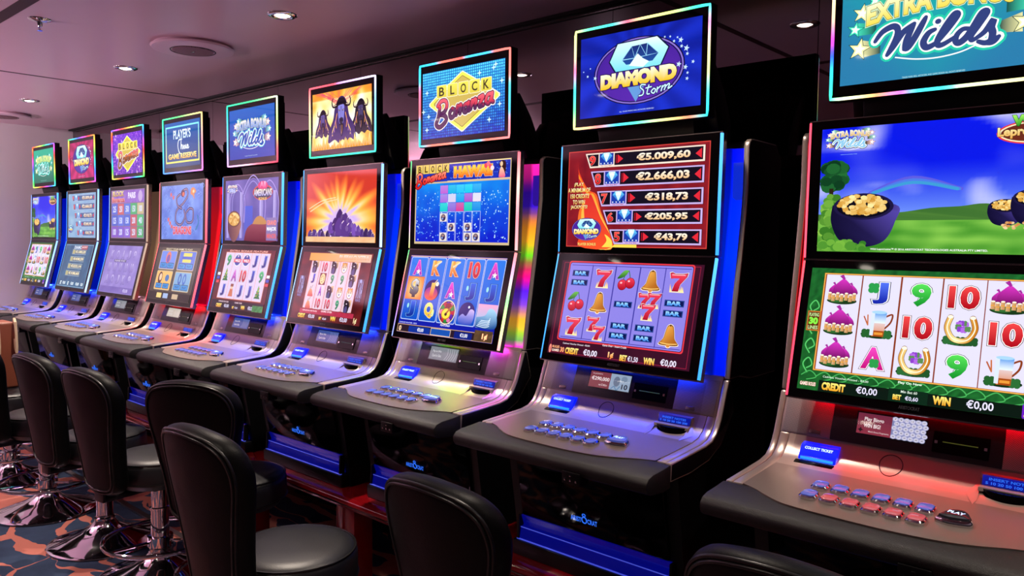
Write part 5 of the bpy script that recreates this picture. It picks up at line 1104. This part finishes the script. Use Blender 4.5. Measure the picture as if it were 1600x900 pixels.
STOOLS = [  # x, y, turn (deg), foot ring, label
 (6.01, -.48, 2, True, 'black stool in front of the red lit nearest machine, only its back top showing'),
 (5.27, -.56, 0, True, 'black leather swivel stool in front of the blue jackpot list machine, seen from behind'),
 (4.515, -.745, 3, True, 'black leather swivel stool nearest on the left, its round seat showing right of the back'),
 (3.725, -.50, 31, True, 'black leather swivel stool with a wide back just behind the nearest left stool'),
 (3.18, -.565, 7, True, 'black leather stool just left of the wide backed one, chrome foot ring below'),
 (2.62, -.585, 5, False, 'black leather swivel stool whose bare chrome trumpet foot has no foot ring'),
 (1.955, -.63, 3, True, 'black leather swivel stool with chrome base and foot ring at the left edge'),
 (1.22, -.60, 0, True, 'black stool behind the left edge stool, its pale lit seat front showing')]
for x, y, a, ring, lab in STOOLS:
    s = bpy.data.objects.new('bar_stool', None); COL.objects.link(s); s.location = (x, y, 0); s.rotation_euler = (0, 0, math.radians(a)); s.empty_display_size = .1
    tag(s, lab, 'stool', 'black stools along the slot machines')
    link('foot_base', shared('sb', m_base), s); link('pole', shared('sp', m_pole), s); link('seat_plate', shared('spl', m_plate), s)
    s.scale = (1, 1, {-.50: 1.025, -.745: 1.025, -.48: 1.015}.get(y, 1))
    if ring: link('foot_ring', shared('sr', m_ringf), s)
    q = link('seat', shared('ss', m_seat), s); link('seat_piping', shared('ssp', m_seatpipe), q)
    q = link('backrest', shared('bk', lambda: m_back('pad')), s); link('piping', shared('bkp', lambda: m_back('pipe')), q)

# ------------------------------------------------------------------ room
CEIL = H+.865; WX = -.572; MY = .40
def noise_mat(name, c0, c1, scale, rough, metal=0, spec=.5, detail=4, bump=0, stretch=(1, 1, 1)):
    m = mat(name, c0, metal=metal, rough=rough, spec=spec); nt = m.node_tree; b = nt.nodes['Principled BSDF']; N = nt.nodes.new
    tc = N('ShaderNodeTexCoord'); mp = N('ShaderNodeMapping'); mp.inputs['Scale'].default_value = stretch; n = N('ShaderNodeTexNoise'); n.inputs['Scale'].default_value = scale; n.inputs['Detail'].default_value = detail
    r = N('ShaderNodeMix'); r.data_type = 'RGBA'; r.inputs[6].default_value = (*lin(hx(c0)), 1); r.inputs[7].default_value = (*lin(hx(c1)), 1)
    nt.links.new(tc.outputs['Object'], mp.inputs[0]); nt.links.new(mp.outputs[0], n.inputs['Vector']); nt.links.new(n.outputs[0], r.inputs[0]); nt.links.new(r.outputs[2], b.inputs['Base Color']); return m
CEILM = noise_mat('ceiling_laminate', 'd4b0be', 'dcbac6', 1.2, .34, spec=.35)
SEAMM = mat('seam_dark', '3a1820', rough=.6)
WALLM = noise_mat('end_wall_laminate', 'd8ccd0', 'e0d4d4', 1.5, .28)
def carpet():
    m = mat('carpet', '1c2a44', rough=.95, spec=.1); nt = m.node_tree; b = nt.nodes['Principled BSDF']; N = nt.nodes.new; L = nt.links.new
    tc = N('ShaderNodeTexCoord'); n1 = N('ShaderNodeTexNoise'); n1.inputs['Scale'].default_value = 2.4; n1.inputs['Detail'].default_value = 3
    L(tc.outputs['Object'], n1.inputs['Vector'])
    ad = N('ShaderNodeVectorMath'); ad.operation = 'MULTIPLY_ADD'; ad.inputs[1].default_value = (.42, .42, 0)
    L(n1.outputs['Color'], ad.inputs[0]); L(tc.outputs['Object'], ad.inputs[2])
    mp = N('ShaderNodeMapping'); mp.inputs['Scale'].default_value = (2.0, 5.2, 1); mp.inputs['Rotation'].default_value = (0, 0, .5); L(ad.outputs[0], mp.inputs[0])
    v = N('ShaderNodeTexVoronoi'); v.feature = 'DISTANCE_TO_EDGE'; v.inputs['Scale'].default_value = 1.0; L(mp.outputs[0], v.inputs['Vector'])
    n2 = N('ShaderNodeTexNoise'); n2.inputs['Scale'].default_value = 3.2; L(tc.outputs['Object'], n2.inputs['Vector'])
    th = N('ShaderNodeMapRange'); th.inputs[1].default_value = .36; th.inputs[2].default_value = .60; th.inputs[3].default_value = .006; th.inputs[4].default_value = .125; L(n2.outputs[0], th.inputs[0])
    lt = N('ShaderNodeMath'); lt.operation = 'LESS_THAN'; L(v.outputs['Distance'], lt.inputs[0]); L(th.outputs[0], lt.inputs[1])
    n3 = N('ShaderNodeTexNoise'); n3.inputs['Scale'].default_value = 5; n3.inputs['Detail'].default_value = 6; L(tc.outputs['Object'], n3.inputs['Vector'])
    navy = N('ShaderNodeMix'); navy.data_type = 'RGBA'; navy.inputs[6].default_value = (*lin(hx('101828')), 1); navy.inputs[7].default_value = (*lin(hx('40506c')), 1); L(n3.outputs[0], navy.inputs[0])
    mx = N('ShaderNodeMix'); mx.data_type = 'RGBA'; L(lt.outputs[0], mx.inputs[0]); L(navy.outputs[2], mx.inputs[6]); mx.inputs[7].default_value = (*lin(hx('ae6a5e')), 1)
    L(mx.outputs[2], b.inputs['Base Color'])
    n4 = N('ShaderNodeTexNoise'); n4.inputs['Scale'].default_value = 400; L(tc.outputs['Object'], n4.inputs['Vector'])
    bp = N('ShaderNodeBump'); bp.inputs['Strength'].default_value = .5; bp.inputs['Distance'].default_value = .004; L(n4.outputs[0], bp.inputs['Height']); L(bp.outputs[0], b.inputs['Normal'])
    return m
XR, YF = 9.2, -6.5
struct(build(MB().box(WX, YF, -.05, XR, MY+.06, 0), 'floor', [carpet()]), 'navy carpet with rust coloured veins')
struct(build(MB().box(WX, YF, CEIL, XR, MY+.06, CEIL+.04), 'ceiling', [CEILM]), 'pinkish laminate ceiling')
struct(build(MB().box(WX-.06, YF, 0, WX, MY+.06, CEIL), 'wall_left', [WALLM]), 'pale end wall beyond the farthest machine')
struct(build(MB().box(WX, MY+.012, 0, XR, MY+.06, CEIL), 'wall_back', [mat('back_wall_black', '0a0a0c', rough=.6)]), 'wall behind the mirror panels')
# ceiling joints
struct(build(MB().box(1.676, YF, CEIL-.0015, 1.694, MY-.03, CEIL+.002), 'trim_1', [SEAMM]), 'ceiling joint across the row')
struct(build(MB().box(5.00, YF, CEIL-.0015, 5.03, MY-.03, CEIL+.002), 'trim_2', [SEAMM]), 'ceiling joint across the row')
struct(build(MB().box(WX, -1.05, CEIL-.0015, XR, -1.0, CEIL+.002), 'trim_3', [SEAMM]), 'wide ceiling joint along the row')
struct(build(MB().box(WX, MY-.034, CEIL-.012, XR, MY-.004, CEIL+.002), 'trim_4', [mat('shadow_gap', '080608', rough=.7)]), 'dark gap where the ceiling meets the mirrors')
struct(build(MB().box(WX, MY-.006, CEIL-.016, XR, MY-.001, CEIL-.010), 'trim_5', [SILVER_EDGE]), 'thin metal strip along the top of the mirrors')
struct(build(MB().box(WX, -.335, 0, XR, -.305, .012), 'trim_6', [mat('floor_strip', 'a8a8b0', metal=1, rough=.3)]), 'metal strip on the floor along the bench')
MIRROR = mat('tinted_mirror', '8a8284', metal=1, rough=.015)
xs = [WX+.002]+[1.063-.757*2+.757*k for k in range(1, 12)]+[XR]
MLAB = ['tall tinted mirror panel at the far end, against the pale end wall'] + ['tall tinted mirror panel behind the %s machine' % w for w in ('magenta diamond sign', 'purple number block', 'framed navy sign', 'dark blue sign palace', 'fiery sunburst', 'yellow diamond sign rainbow', 'blue euro jackpot')]
n = 0
for a, c in zip(xs, xs[1:]):
    if c-a < .1: continue
    o = build(MB().box(a+.0012, MY, 0, c-.0012, MY+.01, CEIL-.014), 'mirror_panel', [MIRROR, ])
    mid = (a+c)/2; lab = MLAB[n] if n < len(MLAB) else ['tall tinted mirror panel behind the red lit nearest machine', 'tall tinted mirror panel right of the nearest machine', 'second tinted mirror panel beyond the nearest machine', 'last tinted mirror panel at the right end of the wall'][n-len(MLAB)]
    tag(o, lab, 'mirror panel', 'mirror panels on the back wall'); n += 1

# ------------------------------------------------------------------ ceiling fittings
def downlight(x, y, lab, power=1):
    t = bpy.data.objects.new('downlight', None); COL.objects.link(t); t.location = (x, y, CEIL); t.empty_display_size = .05; tag(t, lab, 'downlight', 'recessed downlights in the ceiling')
    link('trim_ring', shared('dlr', lambda: MB().lathe([(.030, -.002), (.034, -.007), (.046, -.008), (.056, -.005), (.0585, -.0005), (.0585, .0), (.03, 0)], 36).mesh('trim_ring', [CHROME], smooth=50)), t)
    link('lamp_lens', shared('dll', lambda: MB().lathe([(0, -.0085), (.018, -.0075), (.030, -.003), (.030, 0), (0, 0)], 24).mesh('lamp_lens', [mat('lamp_lens', 'fff8f0', emit='fff2e0', es=14)], smooth=50)), t)
    l = bpy.data.lights.new('downlight_beam', 'SPOT'); l.energy = DL_E*power; l.color = (1, .85, .71); l.spot_size = math.radians(105); l.spot_blend = .8; l.shadow_soft_size = .03
    o = bpy.data.objects.new('downlight_beam', l); COL.objects.link(o); o.parent = t; o.location = (0, 0, -.02)
DL_E = 140
for x, lab in ((.77, 'small lit downlight at far left, beyond the thin ceiling joint'), (2.287, 'lit downlight above the purple and navy signs, between ceiling joint and round grille'), (3.777, 'large bright downlight at the top centre of the ceiling')): downlight(x, -.311, lab)
for x, y in ((5.28, -.311), (6.78, -.311), (.77, -1.85), (2.287, -1.85), (3.777, -1.85), (5.28, -1.85), (6.78, -1.85)): downlight(x, y, 'recessed downlight of the ceiling outside the picture, lighting the aisle', .4)
def disc(x, y, lab):
    t = bpy.data.objects.new('ceiling_speaker', None); COL.objects.link(t); t.location = (x, y, CEIL); tag(t, lab, 'ceiling speaker', 'round ceiling speakers')
    link('cover_plate', shared('cs1', lambda: MB().lathe([(0, -.024), (.155, -.024), (.175, -.020), (.180, -.012), (.168, -.008), (.165, 0), (0, 0)], 56).mesh('cover_plate', [CEILM], smooth=40)), t)
    link('grille', shared('cs2', lambda: MB().lathe([(0, -.0275), (.082, -.0275), (.088, -.0265), (.089, -.023), (0, -.023)], 40).mesh('grille', [dots_mat('speaker_mesh', '8a5a64', '3a2028', .006, metal=0, rough=.6)], smooth=40)), t)
    link('grille_ring', shared('cs3', lambda: MB().tube([(.096*math.cos(2*PI*i/48), .096*math.sin(2*PI*i/48), -.0235) for i in range(48)], .003, 6, True).mesh('grille_ring', [SEAMM])), t)
    link('maker_plate', shared('cs4', lambda: MB().box(-.012, -.004, -.0295, .012, .004, -.027).mesh('maker_plate', [SILVER_EDGE])), t)
disc(3.02, -.305, 'round pink ceiling speaker between the two nearer downlights'); disc(-.02, -.25, 'round ceiling speaker cut by the left edge of the photo')
t = bpy.data.objects.new('sprinkler', None); COL.objects.link(t); t.location = (2.961, -.913, CEIL); tag(t, 'chrome sprinkler head hanging from the ceiling at the top left', 'sprinkler')
build(MB().lathe([(0, -.012), (.018, -.012), (.030, -.008), (.042, -.003), (.043, 0), (0, 0)], 32), 'escutcheon', [CHROME], t)
build(MB().lathe([(0, -.032), (.006, -.032), (.009, -.026), (.011, -.012), (0, -.012)], 16).lathe([(0, -.046), (.010, -.046), (.010, -.044), (0, -.044)], 16).tube([(.006, 0, -.03), (.008, 0, -.038), (.003, 0, -.045)], .0015, 5).tube([(-.006, 0, -.03), (-.008, 0, -.038), (-.003, 0, -.045)], .0015, 5), 'nozzle', [CHROME], t)

def fill_uplight(x, y, z, e, col):
    l = bpy.data.lights.new('ceiling_fill', 'SPOT'); l.energy = e; l.color = col; l.spot_size = math.radians(100); l.spot_blend = .8; l.shadow_soft_size = .12
    o = bpy.data.objects.new('ceiling_fill', l); COL.objects.link(o); o.location = (x, y, z); o.rotation_euler = (Vector((0, -.66, -.75))).to_track_quat('Z', 'Y').to_euler()
for x, e in ((.0, 150), (1.2, 110), (2.4, 60)): fill_uplight(x, -3.1, 1.5, e*2.1, (1, .70, .88))  # unseen spots added in the aisle to brighten the ceiling
wl = bpy.data.lights.new('end_wall_fill', 'SPOT'); wl.energy = 110; wl.color = (1, .85, .92); wl.spot_size = math.radians(80); wl.spot_blend = .9; wl.shadow_soft_size = .05  # unseen spot, added to brighten the far end wall
wo = bpy.data.objects.new('end_wall_fill', wl); COL.objects.link(wo); wo.location = (1.3, -2.2, CEIL-.05); wo.rotation_euler = Vector((1.9, -1.6, 1.0)).to_track_quat('Z', 'Y').to_euler()
# ------------------------------------------------------------------ bag on the far stool
bag = bpy.data.objects.new('handbag', None); COL.objects.link(bag); bag.location = (1.10, -.60, .549)
tag(bag, 'tall brown handbag with cream rope handles on the stool at the far left edge', 'bag')
build(MB().add([(-.09, -.07, 0), (.09, -.07, 0), (.09, .07, 0), (-.09, .07, 0), (-.10, -.05, .40), (.10, -.05, .40), (.10, .05, .40), (-.10, .05, .40)], [(3, 2, 1, 0), (0, 1, 5, 4), (1, 2, 6, 5), (2, 3, 7, 6), (3, 0, 4, 7), (4, 5, 6, 7)]), 'bag_body', [mat('brown_leather', '8a4a34', rough=.5, bump=(60, .3))], bag, bevel=.015, seg=3)
for y in (-.045, .045): build(MB().tube([(.085, y, .37), (.105, y, .42), (.125, y, .40), (.135, y, .33), (.14, y, .26), (.135, y, .22), (.118, y, .24), (.108, y, .30)], .008, 8), 'bag_handle', [mat('cream_rope', 'd8c4a0', rough=.8)], bag)

# ------------------------------------------------------------------ light, camera, view
w = bpy.data.worlds.new('room_glow'); SC.world = w; w.use_nodes = True
bg = w.node_tree.nodes['Background']; bg.inputs[0].default_value = (.50, .33, .40, 1); bg.inputs[1].default_value = .9
wn = w.node_tree; tcw = wn.nodes.new('ShaderNodeTexCoord'); sx = wn.nodes.new('ShaderNodeSeparateXYZ'); mr = wn.nodes.new('ShaderNodeMapRange'); mr.inputs[1].default_value = .08; mr.inputs[2].default_value = .5; mr.inputs[3].default_value = .05; mr.inputs[4].default_value = .6
wn.links.new(tcw.outputs['Generated'], sx.inputs[0]); wn.links.new(sx.outputs['Z'], mr.inputs[0]); wn.links.new(mr.outputs[0], bg.inputs[1])
cam = bpy.data.cameras.new('camera'); co = bpy.data.objects.new('camera', cam); COL.objects.link(co)
ya, pi_, ro = 0.7303833930263203 , 0.0638715242948492 , 0.010042773451435696
f = Vector((-math.sin(ya)*math.cos(pi_), math.cos(ya)*math.cos(pi_), -math.sin(pi_))); r = Vector((math.cos(ya), math.sin(ya), 0)); u = r.cross(f)
r2 = r*math.cos(ro)+u*math.sin(ro); u2 = u*math.cos(ro)-r*math.sin(ro)
co.matrix_world = Matrix(((r2.x, u2.x, -f.x, 6.5199), (r2.y, u2.y, -f.y, -2.0092), (r2.z, u2.z, -f.z, H), (0, 0, 0, 1)))
cam.sensor_width = 36; cam.lens = 1210.012/1600*36; cam.clip_start = .02
SC.camera = co
SC.view_settings.view_transform = 'Standard'; SC.view_settings.look = 'None'; SC.view_settings.gamma = 1; SC.view_settings.exposure = 0
try: SC.view_settings.use_curve_mapping = False
except Exception: pass
